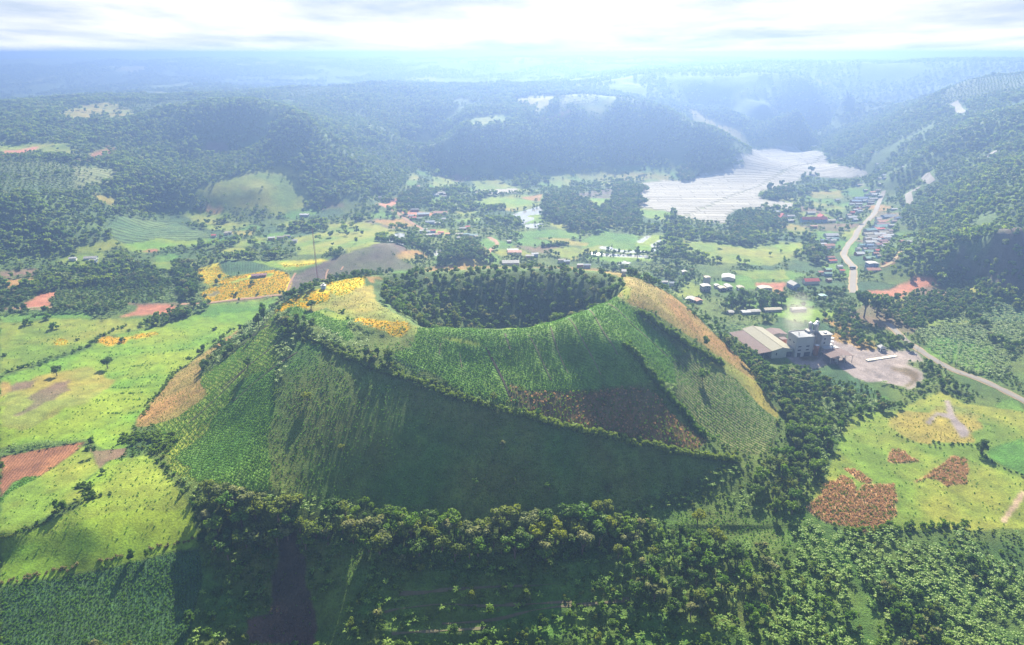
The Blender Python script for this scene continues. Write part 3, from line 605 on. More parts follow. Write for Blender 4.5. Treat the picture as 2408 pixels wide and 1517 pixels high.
def plain(name, c, r=.8, metal=0, spec=.3, var=.25, sc=1.0, stripe=None):
    m, g = newmat(name); Nn = g.nodes; out = Nn.new('ShaderNodeOutputMaterial'); p = Nn.new('ShaderNodeBsdfPrincipled')
    p.inputs['Roughness'].default_value = r; p.inputs['Metallic'].default_value = metal; p.inputs['Specular IOR Level'].default_value = spec
    tcx = Nn.new('ShaderNodeTexCoord'); nz = Nn.new('ShaderNodeTexNoise'); nz.inputs['Scale'].default_value = sc; nz.inputs['Detail'].default_value = 6; nz.inputs['Roughness'].default_value = .65
    oi = Nn.new('ShaderNodeObjectInfo'); av = Nn.new('ShaderNodeMath'); av.operation = 'MULTIPLY_ADD'; av.inputs[1].default_value = .5
    g.links.new(tcx.outputs['Object'], nz.inputs['Vector']); g.links.new(oi.outputs['Random'], av.inputs[0]); g.links.new(nz.outputs['Fac'], av.inputs[2])
    mr = Nn.new('ShaderNodeMapRange'); mr.inputs['From Min'].default_value = .4; mr.inputs['From Max'].default_value = 1.1; mr.inputs['To Min'].default_value = 1-var; mr.inputs['To Max'].default_value = 1+var
    g.links.new(av.outputs[0], mr.inputs['Value']); vs = Nn.new('ShaderNodeVectorMath'); vs.operation = 'SCALE'; vs.inputs[0].default_value = c; g.links.new(mr.outputs[0], vs.inputs['Scale'])
    g.links.new(vs.outputs[0], p.inputs['Base Color'])
    if stripe:
        wv = Nn.new('ShaderNodeTexWave'); wv.bands_direction = stripe[0]; wv.inputs['Scale'].default_value = stripe[1]; g.links.new(tcx.outputs['Object'], wv.inputs['Vector'])
        b = Nn.new('ShaderNodeBump'); b.inputs['Strength'].default_value = .5; b.inputs['Distance'].default_value = .05; g.links.new(wv.outputs['Fac'], b.inputs['Height']); g.links.new(b.outputs[0], p.inputs['Normal'])
    g.links.new(p.outputs[0], out.inputs['Surface']); return m
BARK = plain('bark', (.13, .10, .075), .9)
BARKP = plain('bark_pale', (.30, .26, .21), .9)
# ------------------------------------------------------------------ plant meshes
def mesh(name, v, f, mat, smooth=False):
    me = bpy.data.meshes.new(name); me.from_pydata([tuple(map(float, a)) for a in v], [], f); me.materials.append(mat)
    if smooth: me.polygons.foreach_set('use_smooth', np.ones(len(me.polygons), bool))
    me.update(); return me
def cards(centres, normals, size, r, bend=.25):
    V = []; F = []
    for c, n, s in zip(centres, normals, size):
        n = n/np.linalg.norm(n); a = np.cross(n, r.normal(size=3)); a /= np.linalg.norm(a)+1e-9; b = np.cross(n, a)
        k = len(V); e = s*bend
        V += [c-a*s*.5-b*s*.32, c+a*s*.1-b*s*.5-n*e, c+a*s*.55+b*s*.05, c-a*s*.1+b*s*.5-n*e]
        F.append((k, k+1, k+2, k+3))
    return V, F
def crown_geo(seed, lobes, n, size, shape=(.5, .5, .42), zc=.62, bias=.35):
    """leaf cards spread over a few overlapping clumps; unit tree 1 high"""
    r = np.random.default_rng(seed); cs = []; ns = []
    L = []
    for i in range(lobes):
        while True:
            p = r.uniform(-1, 1, 3)
            if np.linalg.norm(p) < 1: break
        c = p*np.array(shape)*.68+np.array([0, 0, zc]); L.append((c, r.uniform(.30, .52)*min(shape)))
    for i in range(n):
        c, rad = L[r.integers(len(L))]; d = r.normal(size=3); d[2] = d[2]*.85+bias; d /= np.linalg.norm(d)
        q = c+d*rad*np.array([1.15, 1.15, .85])*r.uniform(.72, 1.06); cs.append(q); ns.append(d+r.normal(size=3)*.55)
    return cards(cs, ns, r.uniform(.7, 1.3, n)*size, r)
def tube(pts, rad, sides=6):
    V = []; F = []
    for i, (p, rr) in enumerate(zip(pts, rad)):
        for k in range(sides):
            a = 2*math.pi*k/sides; V.append((p[0]+math.cos(a)*rr, p[1]+math.sin(a)*rr, p[2]))
        if i:
            for k in range(sides):
                a = (i-1)*sides+k; b = (i-1)*sides+(k+1) % sides; F.append((a, b, b+sides, a+sides))
    return V, F
def trunk_geo(seed, h=.6, r0=.035, limbs=4):
    r = np.random.default_rng(seed); V, F = tube([(0, 0, -.06), (r.uniform(-.02, .02), r.uniform(-.02, .02), h*.5), (r.uniform(-.05, .05), r.uniform(-.05, .05), h)], [r0, r0*.75, r0*.4])
    for i in range(limbs):
        a = r.uniform(0, 6.28); e = r.uniform(.15, .3); v, f = tube([(0, 0, h*.45), (math.cos(a)*e*.5, math.sin(a)*e*.5, h*.8), (math.cos(a)*e, math.sin(a)*e, h*1.15)], [r0*.5, r0*.35, r0*.12], 4)
        k = len(V); V += v; F += [tuple(x+k for x in q) for q in f]
    return V, F
SHAPES = {'round': dict(lobes=9, n=560, size=.085, shape=(.46, .46, .36), zc=.62), 'spreading': dict(lobes=12, n=680, size=.080, shape=(.62, .62, .27), zc=.66),
          'tall': dict(lobes=10, n=560, size=.075, shape=(.29, .29, .48), zc=.54), 'lopsided': dict(lobes=6, n=460, size=.085, shape=(.50, .36, .36), zc=.62)}
LOOK = {'dark': 'dark green', 'mid': 'mid green', 'olive': 'olive green', 'pale': 'pale-topped flowering', 'gold': 'bright yellow-green'}
CROWN = {}; TRUNK = {}
for si_, (sn_, kw) in enumerate(SHAPES.items()):
    v, f = crown_geo(30+si_, **kw); base = np.array(v)
    for mn in LOOK: CROWN[sn_, mn] = mesh('crown', base, f, LM[mn])
    v, f = trunk_geo(60+si_, .62 if sn_ != 'tall' else .7); TRUNK[sn_] = mesh('trunk', v, f, BARK)
def banana_leaf_geo(L=1.0, w=.17, droop=.35, up=.6):
    V = []; F = []; n = 5
    for i in range(n+1):
        t = i/n; x = L*(t*.92); z = up*L*(t-t*t*(1-0)*(.62+droop)); ww = w*math.sin(math.pi*min(1, .12+t*.86))**.6*(1 if t < 1 else .1)
        V += [(x, -ww, z-.03), (x, 0, z+.02), (x, ww, z-.03)]
        if i: k = 3*i; F += [(k-3, k-2, k+1, k), (k-2, k-1, k+2, k+1)]
    return V, F
bl = banana_leaf_geo()
LEAFM = mesh('leaf', *bl, LM['banana']); bst = tube([(0, 0, -.1), (.02, 0, .5), (0, 0, 1.0)], [.11, .09, .05], 6); STEMM = mesh('stem', *bst, plain('banana_stem', (.13, .15, .05), .6))
def banana_parts(seed, nl=8):
    r = random.Random(seed); ps = []; a = r.uniform(0, 6.28)
    for i in range(nl):
        a += 2.4; ps.append((a, r.uniform(-.35, .35), r.uniform(.85, 1.2), r.uniform(.75, 1.0)))
    return ps
def banana_merged(seed, nl=8, leafmat_=None):
    V = []; F = []
    for a, tilt, s, h in banana_parts(seed, nl):
        M = Matrix.Translation((0, 0, h)) @ Euler((0, tilt, a)).to_matrix().to_4x4() @ Matrix.Scale(s, 4); k = len(V)
        V += [tuple(M @ Vector(p)) for p in bl[0]]; F += [tuple(x+k for x in q) for q in bl[1]]
    return V, F
# ------------------------------------------------------------------ scattering
def cls_at(x, y):
    A = np.arctan2(x, y); j = np.clip(np.rint((A-AZ[0])/(AZ[1]-AZ[0])).astype(int), 0, len(AZ)-1)
    i = np.clip(np.rint(np.interp(np.log(np.clip(np.hypot(x, y), DS[0], DS[-1])), LDS, np.arange(len(DS)))).astype(int), 0, len(DS)-1)
    return CLS[i, j], REG[i, j]
def wpoly(t, s): return [hit(*p)[:2] for p in T(t, [tuple(map(float, a.split(','))) for a in s.split()])]
def sample(poly, spacing, seed, jitter=.45):
    r = np.random.default_rng(seed); xs = [p[0] for p in poly]; ys = [p[1] for p in poly]
    X, Y = np.meshgrid(np.arange(min(xs), max(xs), spacing), np.arange(min(ys), max(ys), spacing*.87)); X = X+(np.arange(X.shape[0]) % 2)[:, None]*spacing*.5
    X = X.ravel()+r.uniform(-jitter, jitter, X.size)*spacing; Y = Y.ravel()+r.uniform(-jitter, jitter, Y.size)*spacing
    m = inside(X, Y, poly); o = r.permutation(m.sum()); return X[m][o], Y[m][o]
used_xy = []
def add_part(name, me, parent, loc=(0, 0, 0), rot=(0, 0, 0), scale=None):
    o = bpy.data.objects.new(name, me); COL.objects.link(o); o.parent = parent; o.location = loc; o.rotation_euler = rot
    if scale: o.scale = scale
    return o
def empty(name, x, y, z=None, rz=0.0, s=1.0):
    o = bpy.data.objects.new(name, None); COL.objects.link(o); o.empty_display_size = .1
    o.location = (x, y, float(ground(x, y)) if z is None else z); o.rotation_euler = (0, 0, rz); o.scale = (s, s, s) if not isinstance(s, tuple) else s; return o
TREES = []
def tree(x, y, h, shape, mat, label, group, wide=1.0, name='broadleaf_tree', bare_trunk=False):
    o = empty(name, x, y, rz=random.uniform(0, 6.28), s=(h*wide, h*wide, h)); add_part('trunk', TRUNK[shape], o); add_part('crown', CROWN[shape, mat], o)
    tag(o, label, 'tree', group); TREES.append(o); used_xy.append((x, y, h*.45*wide)); return o
def pick(w):
    ks = list(w); return random.choices(ks, [w[k] for k in ks])[0]
SHN = {'round': 'round', 'spreading': 'spreading', 'tall': 'tall', 'lopsided': 'uneven'}
def wood(poly, spacing, hmin, hmax, n, shapes, mats, where, group, seed, wide=(.9, 1.15), shade=None):
    X, Y = sample(poly, spacing, seed); k = 0; R = random.Random(seed)
    zs = ground(X, Y); order = np.argsort(np.hypot(X, Y))[:n]
    for i in order:
        sh = pick(shapes); mt = pick(mats); h = R.uniform(hmin, hmax)*(1.15 if sh == 'tall' else 1)
        tree(X[i], Y[i], h, sh, mt, f'{LOOK[mt]} {SHN[sh]} crowned tree {where}', group, R.uniform(*wide))
    rest = np.argsort(np.hypot(X, Y))[n:]
    return X[rest], Y[rest]
CRATER = [((a-6)*.97+6, (b-508)*(.92 if b > 508 else .76)+508) for a, b in RIM]
EX = np.zeros((1200, 1000), bool)                                     # cells of 2.5 m kept free of plants: x from -1200, y from 0
def clear(x, y, r=3.0):
    x = np.atleast_1d(x); y = np.atleast_1d(y)
    for a in np.arange(-r, r+.1, 1.25):
        for b in np.arange(-r, r+.1, 1.25):
            i = ((x+a+1200)/2.5).astype(int); j = ((y+b)/2.5).astype(int); m = (i >= 0) & (i < 1200) & (j >= 0) & (j < 1000); EX[i[m], j[m]] = True
def free(x, y):
    i = np.clip(((x+1200)/2.5).astype(int), 0, 1199); j = np.clip((y/2.5).astype(int), 0, 999); return ~EX[i, j] | (y > 2495) | (np.abs(x) > 1190)
for a_, b_ in zip(RIM, RIM[1:]):
    if a_[1] > 508 and b_[1] > 508:
        for q_ in np.linspace(0, 1, 12): clear(np.array([a_[0]+(b_[0]-a_[0])*q_]), np.array([a_[1]+(b_[1]-a_[1])*q_]), 5)
STUFF = {k: [] for k in ('tree', 'shrub', 'banana', 'crop', 'flower', 'rust', 'rust2', 'far', 'grass')}
def stuff(kind, X, Y, S, V=None, dz=0.0):
    X = np.asarray(X); 
    if len(X) == 0: return
    S = np.broadcast_to(S, X.shape) if np.ndim(S) == 0 else S
    V = rng.integers(0, 1000, len(X)) if V is None else np.broadcast_to(V, X.shape)
    STUFF[kind].append(np.stack([X, Y, ground(X, Y)+dz, S, V], 1))
mixm = {'dark': 3, 'mid': 4, 'olive': 2, 'pale': 1}
rx, ry = wood(CRATER, 7.0, 8.0, 12.0, 75, {'round': 3, 'tall': 3, 'lopsided': 2}, {'dark': 5, 'mid': 4, 'olive': 1, 'pale': .8}, 'in the crater wood', 'trees in the crater wood', 5)
stuff('tree', rx, ry, rng.uniform(7, 10, len(rx)))
BELT = wpoly('D', '470,1170 560,1175 640,1195 700,1215 800,1215 900,1218 1100,1232 1300,1222 1420,1205 1490,1235 1480,1285 1300,1318 1100,1325 900,1318 750,1290 640,1290 560,1360 500,1290')
rx, ry = wood(BELT, 7.4, 10, 16, 112, {'round': 4, 'spreading': 2, 'lopsided': 3}, {'dark': 1, 'mid': 2, 'olive': 3, 'pale': 2, 'gold': .5}, 'in the foot belt', 'trees in the belt at the foot of the crater hill', 6, (1.0, 1.25))
stuff('tree', rx, ry, rng.uniform(5, 9, len(rx)))
RB = wpoly('D', '1690,790 1730,800 1790,845 1840,880 1890,905 1960,890 2040,905 2085,935 2090,960 1990,1000 1960,1050 1925,1150 1895,1200 1850,1215 1760,1180 1770,1120 1850,1060 1850,985 1800,905 1740,850')
rx, ry = wood(RB, 10.5, 8.5, 13.5, 45, {'round': 4, 'spreading': 2, 'lopsided': 3}, {'dark': 2, 'mid': 5, 'olive': 3}, 'beside the yard', 'trees between the hill and the yard', 7)
stuff('tree', rx, ry, rng.uniform(5, 9, len(rx)))
stuff('shrub', *sample(RB, 4.5, 77), 2.6)
FB = wpoly('F', '560,560 700,470 900,450 1200,450 1420,470 1500,560 1480,590 1200,590 900,600 600,640')
rx, ry = wood(FB, 9.5, 11, 15, 26, {'round': 2, 'tall': 3}, {'dark': 5, 'mid': 1}, 'behind the sheds', 'dark trees behind the factory', 8)
stuff('tree', rx, ry, 11.0)
for (t, u, v, h, sh, mt, lb, wd) in [
    ('D', 254, 866, 10.5, 'round', 'dark', 'lone round dark tree on the green field, the taller of two standing apart', .9), ('D', 134, 884, 9.0, 'round', 'dark', 'lone dark tree beside the dry brown patch on the left field', 1.0),
    ('D', 622, 758, 15, 'tall', 'mid', 'slender tall tree with bare trunk on the left edge of the crater hill', .62), ('D', 610, 775, 12, 'lopsided', 'olive', 'thin leaning tree just below the tall slender one on the hill edge', .6),
    ('D', 583, 868, 8, 'spreading', 'dark', 'lone dark tree casting a long shadow on the left slope of the hill', 1.0), ('D', 722, 945, 7, 'round', 'gold', 'yellow-green tree alone in the shaded slope of the crater hill', 1.0),
    ('D', 1651, 895, 9, 'round', 'mid', 'lone tree on the ploughed right shoulder of the crater hill', 1.0), ('D', 2307, 1065, 9.5, 'tall', 'dark', 'lone dark tree between the grass field and the blue-green crop at right', 1.2),
    ('R', 900, 720, 27, 'spreading', 'dark', 'very tall dark tree at the lower end of the village road', .75), ('R', 1080, 700, 24, 'round', 'dark', 'big dark tree beside the tallest one by the village road', .85),
    ('D', 1118, 1140, 4.5, 'round', 'mid', 'small round green bush-like tree low on the shaded slope', 1.1), ('D', 1292, 1152, 5.5, 'round', 'mid', 'bright round tree low on the shaded slope right of the middle', 1.1),
    ('D', 1210, 1140, 4.5, 'lopsided', 'olive', 'small olive tree between two rounder ones on the shaded slope', 1.0), ('D', 1183, 1055, 5, 'lopsided', 'pale', 'pale thin tree half way up the shaded slope', 1.0),
    ('D', 804, 1060, 4.5, 'round', 'gold', 'small yellowish tree on the shaded slope near the left ridge', 1.0), ('D', 1430, 1155, 5, 'round', 'pale', 'small pale tree at the right of the shaded slope above the belt', 1.0),
    ('D', 990, 1345, 5.5, 'round', 'gold', 'small yellow-leaved tree alone on the dark terraces', 1.0), ('B2', 655, 762, 13, 'tall', 'olive', 'tall olive tree standing over the near crater rim', .85), ('B2', 800, 785, 11, 'tall', 'gold', 'bright leafed tree at the near crater rim', .85),
    ('K', 780, 590, 6.5, 'round', 'dark', 'dark bush-like tree beside the yellow flowers on the crater shoulder', 1.3), ('D', 1640, 1230, 9, 'round', 'gold', 'bright yellow-green tree in the grove right of the terraces', 1.0), ('D', 1690, 1285, 9, 'round', 'gold', 'yellow-crowned tree above the dark grove on the right', 1.0),
    ('W', 1920, 1000, 14, 'tall', 'dark', 'narrow dark tree by the long white channel', .6), ('W', 2290, 1040, 14, 'round', 'dark', 'dark round tree at the right end of the long white channel', 1.0),
    ('W', 2055, 990, 9, 'round', 'dark', 'small dark tree on the bank of the long channel', .8), ('A3', 905, 1225, 17, 'round', 'dark', 'big dark tree on the island strip of the white plastic fields', .9), ('A3', 610, 1345, 17, 'round', 'dark', 'dark tree in the pair beside the white plastic fields', .8), ('A3', 690, 1330, 16, 'spreading', 'dark', 'flat-topped tree in the pair beside the white plastic fields', .7),
    ('M', 1080, 960, 16, 'round', 'dark', 'big round tree beside the small pond behind the crater', 1.1), ('K', 860, 250, 8, 'round', 'dark', 'dark round tree behind the white hut on the crater rim', 1.2), ('L', 1760, 1070, 0, 0, 0, 0, 0)]:
    if h: x, y, z = hit(*T(t, [(u, v)])[0]); tree(x, y, h*1.25, sh, mt, lb, 'lone trees', wd)
G4 = wpoly('D', '1480,1260 1600,1215 1760,1195 1880,1215 1850,1300 1800,1380 1700,1420 1640,1500 1500,1440 1420,1330')
rx, ry = wood(G4, 11, 8.5, 14, 36, {'round': 4, 'spreading': 2, 'lopsided': 3}, {'dark': 3, 'mid': 3, 'olive': 2, 'pale': 1}, 'in the right-hand grove', 'trees in the grove beside the terraces', 9)
# ------------------------------------------------------------------ banana plants, the nearest as single plants
BM = [mesh('leaves', *banana_merged(s, 9), LM['banana']) for s in (1, 2, 3, 4)]
BAN = wpoly('D', '1860,1240 1900,1228 2000,1262 2100,1246 2280,1240 2290,1300 2408,1340 2408,1540 1840,1540 1780,1480 1850,1400 1870,1300')
nb_ = 0
def banana(x, y, h, full, label, group):
    o = empty('banana_plant', x, y, rz=random.uniform(0, 6.28), s=h)
    add_part('stem', STEMM, o)
    if full:
        for a, tilt, s, hh in banana_parts(random.randrange(40), 7): add_part('leaf', LEAFM, o, (0, 0, hh), (0, tilt, a), (s, s, s))
    else: add_part('leaves', random.choice(BM), o)
    tag(o, label, 'banana plant', group); return o
X, Y = sample(BAN, 4.3, 21); o_ = np.argsort(np.hypot(X, Y)); X, Y = X[o_], Y[o_]
den = fbm(X, Y, 26, 2, 301) > -.42; X, Y = X[den], Y[den]
for i in range(min(215, len(X))):
    banana(X[i], Y[i], random.uniform(1.9, 2.8), i < 60, 'sunlit banana plant with arching leaves in the near plantation' if i < 60 else 'leafy banana plant further up the sunlit plantation', 'banana plants in the near plantation')
stuff('banana', X[215:], Y[215:], rng.uniform(1.8, 2.7, len(X[215:])))
def along(t, s, step, seed=0):
    w = [hit(*p) for p in T(t, [tuple(map(float, a.split(','))) for a in s.split()])]; out = []
    for a, b in zip(w[:-1], w[1:]):
        n = max(1, int(math.dist(a[:2], b[:2])/step))
        for k in range(n): out.append((a[0]+(b[0]-a[0])*k/n, a[1]+(b[1]-a[1])*k/n))
    return out
for (t, s, step, lb, gr, wdt) in [('D', '430,1135 455,1158 485,1180 515,1200 535,1215', 3.0, 'banana plant in the row at the lower left hill corner', 'banana plants at the lower left of the hill', 2.5),
                     ('D', '1490,1195 1560,1180 1620,1165 1690,1130 1745,1105', 3.0, 'banana plant in the bright row right of the tree belt', 'banana plants along the foot of the hill', 4),
                     ('D', '800,838 860,862 900,876 960,898 1030,925 1100,946 1160,962 1230,985', 4.2, 'banana plant on the ridge line above the shaded slope', 'banana plants on the ridge line', 1.0)]:
    for (x, y) in along(t, s, step):
        banana(x+random.uniform(-wdt, wdt), y+random.uniform(-wdt, wdt), random.uniform(1.5, 2.3), False, lb, gr)
# ------------------------------------------------------------------ hedges and bush rows: each one a thing
SHB = [crown_geo(90+i, 4, 110, .17, (.5, .5, .4), .42) for i in range(4)]
def hedge(t, s, label, mat='mid', step=1.8, size=(2.2, 3.6), spread=1.0, seed=0, name='hedgerow', cat='hedge', grp='bush rows dividing the fields'):
    r = random.Random(seed+len(s)); V = []; F = []; pts = along(t, s, step); x0, y0 = pts[len(pts)//2]; z0 = float(ground(x0, y0))
    for (x, y) in pts:
        x += r.uniform(-spread, spread); y += r.uniform(-spread, spread); z = float(ground(x, y)); k = len(V); sc = r.uniform(*size); a = r.uniform(0, 6.28); c_, s_ = math.cos(a), math.sin(a)
        v, f = SHB[r.randrange(4)]; v = np.array(v)*sc; V += list(np.stack([v[:, 0]*c_-v[:, 1]*s_+x-x0, v[:, 0]*s_+v[:, 1]*c_+y-y0, v[:, 2]+z-z0-.15*sc], 1)); F += [tuple(q+k for q in ff) for ff in f]
    o = bpy.data.objects.new(name, mesh(name, V, F, LM[mat])); COL.objects.link(o); o.location = (x0, y0, z0); tag(o, label, cat, grp); return o
H = [('D', '655,748 690,772 730,795 765,815 800,832', 'thick bushy hedge at the upper left corner of the shaded slope', 'olive', 1.5, (3.5, 6), 4), ('D', '700,770 760,800 810,828 870,850', 'dark bushes under the flower shoulder of the crater hill', 'mid', 2, (2.5, 4.5), 4),
     ('D', '800,832 900,872 1000,906 1100,942 1200,970', 'long hedge along the ridge above the shaded slope, left half', 'bright', 1.3, (4.4, 6.4), 1), ('D', '1200,970 1350,1012 1500,1045 1620,1068 1740,1086', 'long hedge along the ridge above the shaded slope, right half', 'bright', 1.2, (4.6, 7), 1),
     ('D', '900,845 950,870 1000,890 1060,905 1130,928 1200,945', 'lower bushes between the ridge hedge and the green basin', 'mid', 2.6, (1.8, 3.2), 2), ('D', '1505,738 1540,760 1600,800 1650,830 1700,862', 'straight dark hedge between the green basin and the dry orange flank', 'mid', 1.1, (5, 7.4), 1),
     ('D', '1468,812 1490,830 1520,868 1545,900 1580,940 1620,985 1660,1030', 'hedge running down the basin past the rust-coloured patch', 'mid', 1.0, (5, 8), 1.2), ('D', '1620,730 1660,760 1700,800 1745,830 1790,870', 'bushes along the far side of the dry orange flank', 'mid', 1.8, (3, 5), 3),
     ('B1', '640,935 700,880 760,845 850,810 915,790', 'bush row at the upper end of the boundary between the two left fields', 'mid', 2.4, (3, 5), 2), ('B1', '0,1140 170,1085 330,1030 480,985 620,940', 'long bush row between the mottled field and the smooth green field', 'mid', 2.4, (2.5, 4.5), 2),
     ('B1', '1000,790 1050,770 1100,740 1130,720', 'clump of bushes beside the red soil cut', 'mid', 1.8, (4, 7), 4), ('C1', '0,770 100,740 200,700 300,670 400,590 520,540', 'dark shrubs along the ditch in the lower left fields', 'olive', 2.0, (1.5, 2.8), 1),
     ('C1', '560,400 590,440 620,480 700,500 730,480', 'dense dark thicket in the middle of the lower left fields', 'dark', .9, (2.5, 4), 3), ('B1', '1010,1420 1060,1330 1150,1240 1230,1120 1300,1080', 'bushes climbing the left edge of the crater hill', 'mid', 2.2, (2.4, 4), 2),
     ('B1', '1480,920 1560,880 1600,845 1650,810', 'small bushes at the upper left edge of the crater hill', 'mid', 2.2, (2.4, 4), 2), ('C1', '880,60 960,110 1040,60 1110,100 1160,160 1220,60', 'large thicket at the lower left corner of the crater hill', 'mid', 1.1, (3.5, 6), 6),
     ('W', '590,850 700,845 800,830 920,810', 'dark straight hedge behind the round green field', 'dark', 1.6, (6, 8), 2), ('D', '1990,1250 2080,1240 2180,1240 2280,1235', 'trees edging the plantation below the grass field', 'mid', 2.2, (4, 6), 2),
     ('C3', '1440,40 1560,90 1700,130 1850,170', 'low scrub line across the grass field', 'olive', 3.4, (1.5, 2.5), 1), ('C3', '1750,110 1850,130 1950,120 2050,150 2150,250 2371,350', 'scrub along the ditch beside the blue-green crop', 'dark', 2.2, (1.6, 3), 1.5),
     ('C1', '1040,850 1120,835 1200,815 1300,790 1385,770', 'pale dry reeds at the right end of the boundary above the dark crop', 'straw', 1.5, (1.8, 3), 1.2), ('C1', '700,930 780,920 860,905', 'small pale reed clump in the middle of the boundary above the dark crop', 'straw', 1.3, (1.8, 2.8), 1), ('C1', '0,1080 100,1065 250,1040 400,1010 560,985', 'pale reeds along the left end of the boundary above the dark crop', 'straw', 1.6, (1.8, 3.2), 1.5),
     ('K', '560,440 420,470 330,520 230,600', 'bushes on the outer edge of the yellow flowers', 'mid', 2, (2, 3.6), 1)]
for i, h in enumerate(H): hedge(h[0], h[1], h[2], h[3], h[4], h[5], h[6], seed=i)
# lone shrubs
SHM = {m: [mesh('shrub', v, f, LM[m]) for v, f in SHB] for m in ('mid', 'dark', 'olive', 'gold')}
def shrub(x, y, s, mat, label, group):
    o = bpy.data.objects.new('shrub', random.choice(SHM[mat])); COL.objects.link(o); o.location = (x, y, float(ground(x, y))-.1*s); o.scale = (s*random.uniform(.9, 1.3), s, s*random.uniform(.8, 1)); o.rotation_euler = (0, 0, random.uniform(0, 6.28))
    tag(o, label, 'shrub', group); return o
for (t, u, v, s, m, lb) in [('B1', 210, 785, 13, 'mid', 'dark bushy clump at the far left of the mottled field'), ('B1', 325, 750, 11, 'mid', 'round clump right behind the far left one'), ('B1', 395, 815, 12, 'mid', 'bushy clump in the middle of the mottled field'),
    ('B1', 873, 905, 8, 'dark', 'round dark bush between the two orange patches'), ('B1', 1512, 822, 7, 'dark', 'lone round bush on the smooth field near the hill'), ('B1', 1300, 720, 17, 'dark', 'large dark clump right of the red soil cut'),
    ('B1', 1440, 680, 13, 'mid', 'round tree-like clump where the dirt road bends'), ('B1', 545, 895, 5, 'dark', 'small bush at the right of the mottled field'), ('B1', 35, 1005, 6, 'dark', 'bush at the left edge of the mottled field'),
    ('B1', 1660, 580, 7, 'dark', 'round bush on the lower edge of the yellow field'), ('B1', 1785, 500, 8, 'dark', 'dark bush in the middle of the yellow field'), ('B1', 1815, 575, 5, 'dark', 'small bush beside the road under the yellow field'),
    ('B1', 1080, 795, 6, 'mid', 'low bush at the end of the field boundary'), ('C1', 1165, 300, 5, 'dark', 'dark bush at the hill corner above the bright field'), ('C1', 715, 325, 5, 'dark', 'bush on the left edge of the bright field'),
    ('C1', 1470, 415, 4.5, 'mid', 'round blue-green bush at the lower left of the hill'), ('C1', 1600, 640, 8, 'gold', 'bright yellow-topped bush at the head of the gully'), ('C2', 1570, 900, 6, 'mid', 'pale bush on the dark terraces'), ('K', 1220, 640, 5, 'mid', 'low leafy bush in the dry grass on the crater shoulder'),
    ('K', 1830, 540, 7, 'mid', 'round bush at the crater edge above the dry grass'), ('K', 1290, 730, 4, 'mid', 'small bush at the end of the bright strip')]:
    x, y, z = hit(*T(t, [(u, v)])[0]); shrub(x, y, s, m, lb, 'lone bushes')
# ------------------------------------------------------------------ stuff: cover nobody could count
def box_sample(x0, x1, y0, y1, sp, seed, dmin, dmax, jitter=.5):
    X, Y = sample([(x0, y0), (x1, y0), (x1, y1), (x0, y1)], sp, seed, jitter); d = np.hypot(X, Y); m = (d > dmin) & (d < dmax) & (np.abs(np.arctan2(X, Y)) < math.radians(47)); X, Y = X[m], Y[m]
    z = ground(X, Y); u, v = project(X, Y, z); m = (u > -260) & (u < 2670) & (v < 1640); return X[m], Y[m]
nm = {n: i for i, n in enumerate(names)}
def keep(X, Y, dens, seed):
    c, r = cls_at(X, Y); d = np.zeros(len(names))
    for k, v in dens.items(): d[nm[k]] = v
    m = np.random.default_rng(seed).random(len(X)) < d[c]; return X[m], Y[m], c[m], r[m]
# near scrub (not on the crater interior)
X, Y = box_sample(-800, 800, 180, 900, 3.9, 31, 200, 900); X, Y, c, r = keep(X, Y, {'scrub': .8, 'forest': 0, 'dark': .14, 'grass': .012, 'gully': .4, 'purple': .05, 'drygr': .02, 'brown': .05, 'crop': .0}, 1)
z = ground(X, Y); den = fbm(X, Y, 40, 3, 401)
far_ = np.hypot(X, Y) > 520
cm_ = (c == nm['scrub']); pk = (den > -.25) | ~cm_ | ~far_; X, Y, den, c, z = X[pk], Y[pk], den[pk], c[pk], z[pk]
terr_ = (z < -6) & (np.abs(X-20) < 110) & (Y < 320); thin = terr_ & (rng.random(len(X)) < .0); X, Y, den, c, z = X[~thin], Y[~thin], den[~thin], c[~thin], z[~thin]
big = (den > .12) & (c == nm['scrub']) & (rng.random(len(X)) < .45); ban = ~big & (fbm(X, Y, 55, 2, 411) > .18) & (c == nm['scrub'])
stuff('tree', X[big], Y[big], rng.uniform(5, 9, big.sum())); stuff('banana', X[ban], Y[ban], rng.uniform(1.5, 2.4, ban.sum()))
sm = ~big & ~ban; stuff('shrub', X[sm], Y[sm], np.where(c[sm] == nm['scrub'], rng.uniform(1.8, 4.0, sm.sum()), rng.uniform(.8, 1.8, sm.sum())))
# right hillside banana field
X, Y = sample(wpoly('B3', '1640,840 1900,740 2100,660 2300,640 2408,760 2408,900 2250,1180 2050,1130 1850,1040 1700,930'), 4.0, 33); stuff('banana', X, Y, rng.uniform(1.7, 2.5, len(X)))
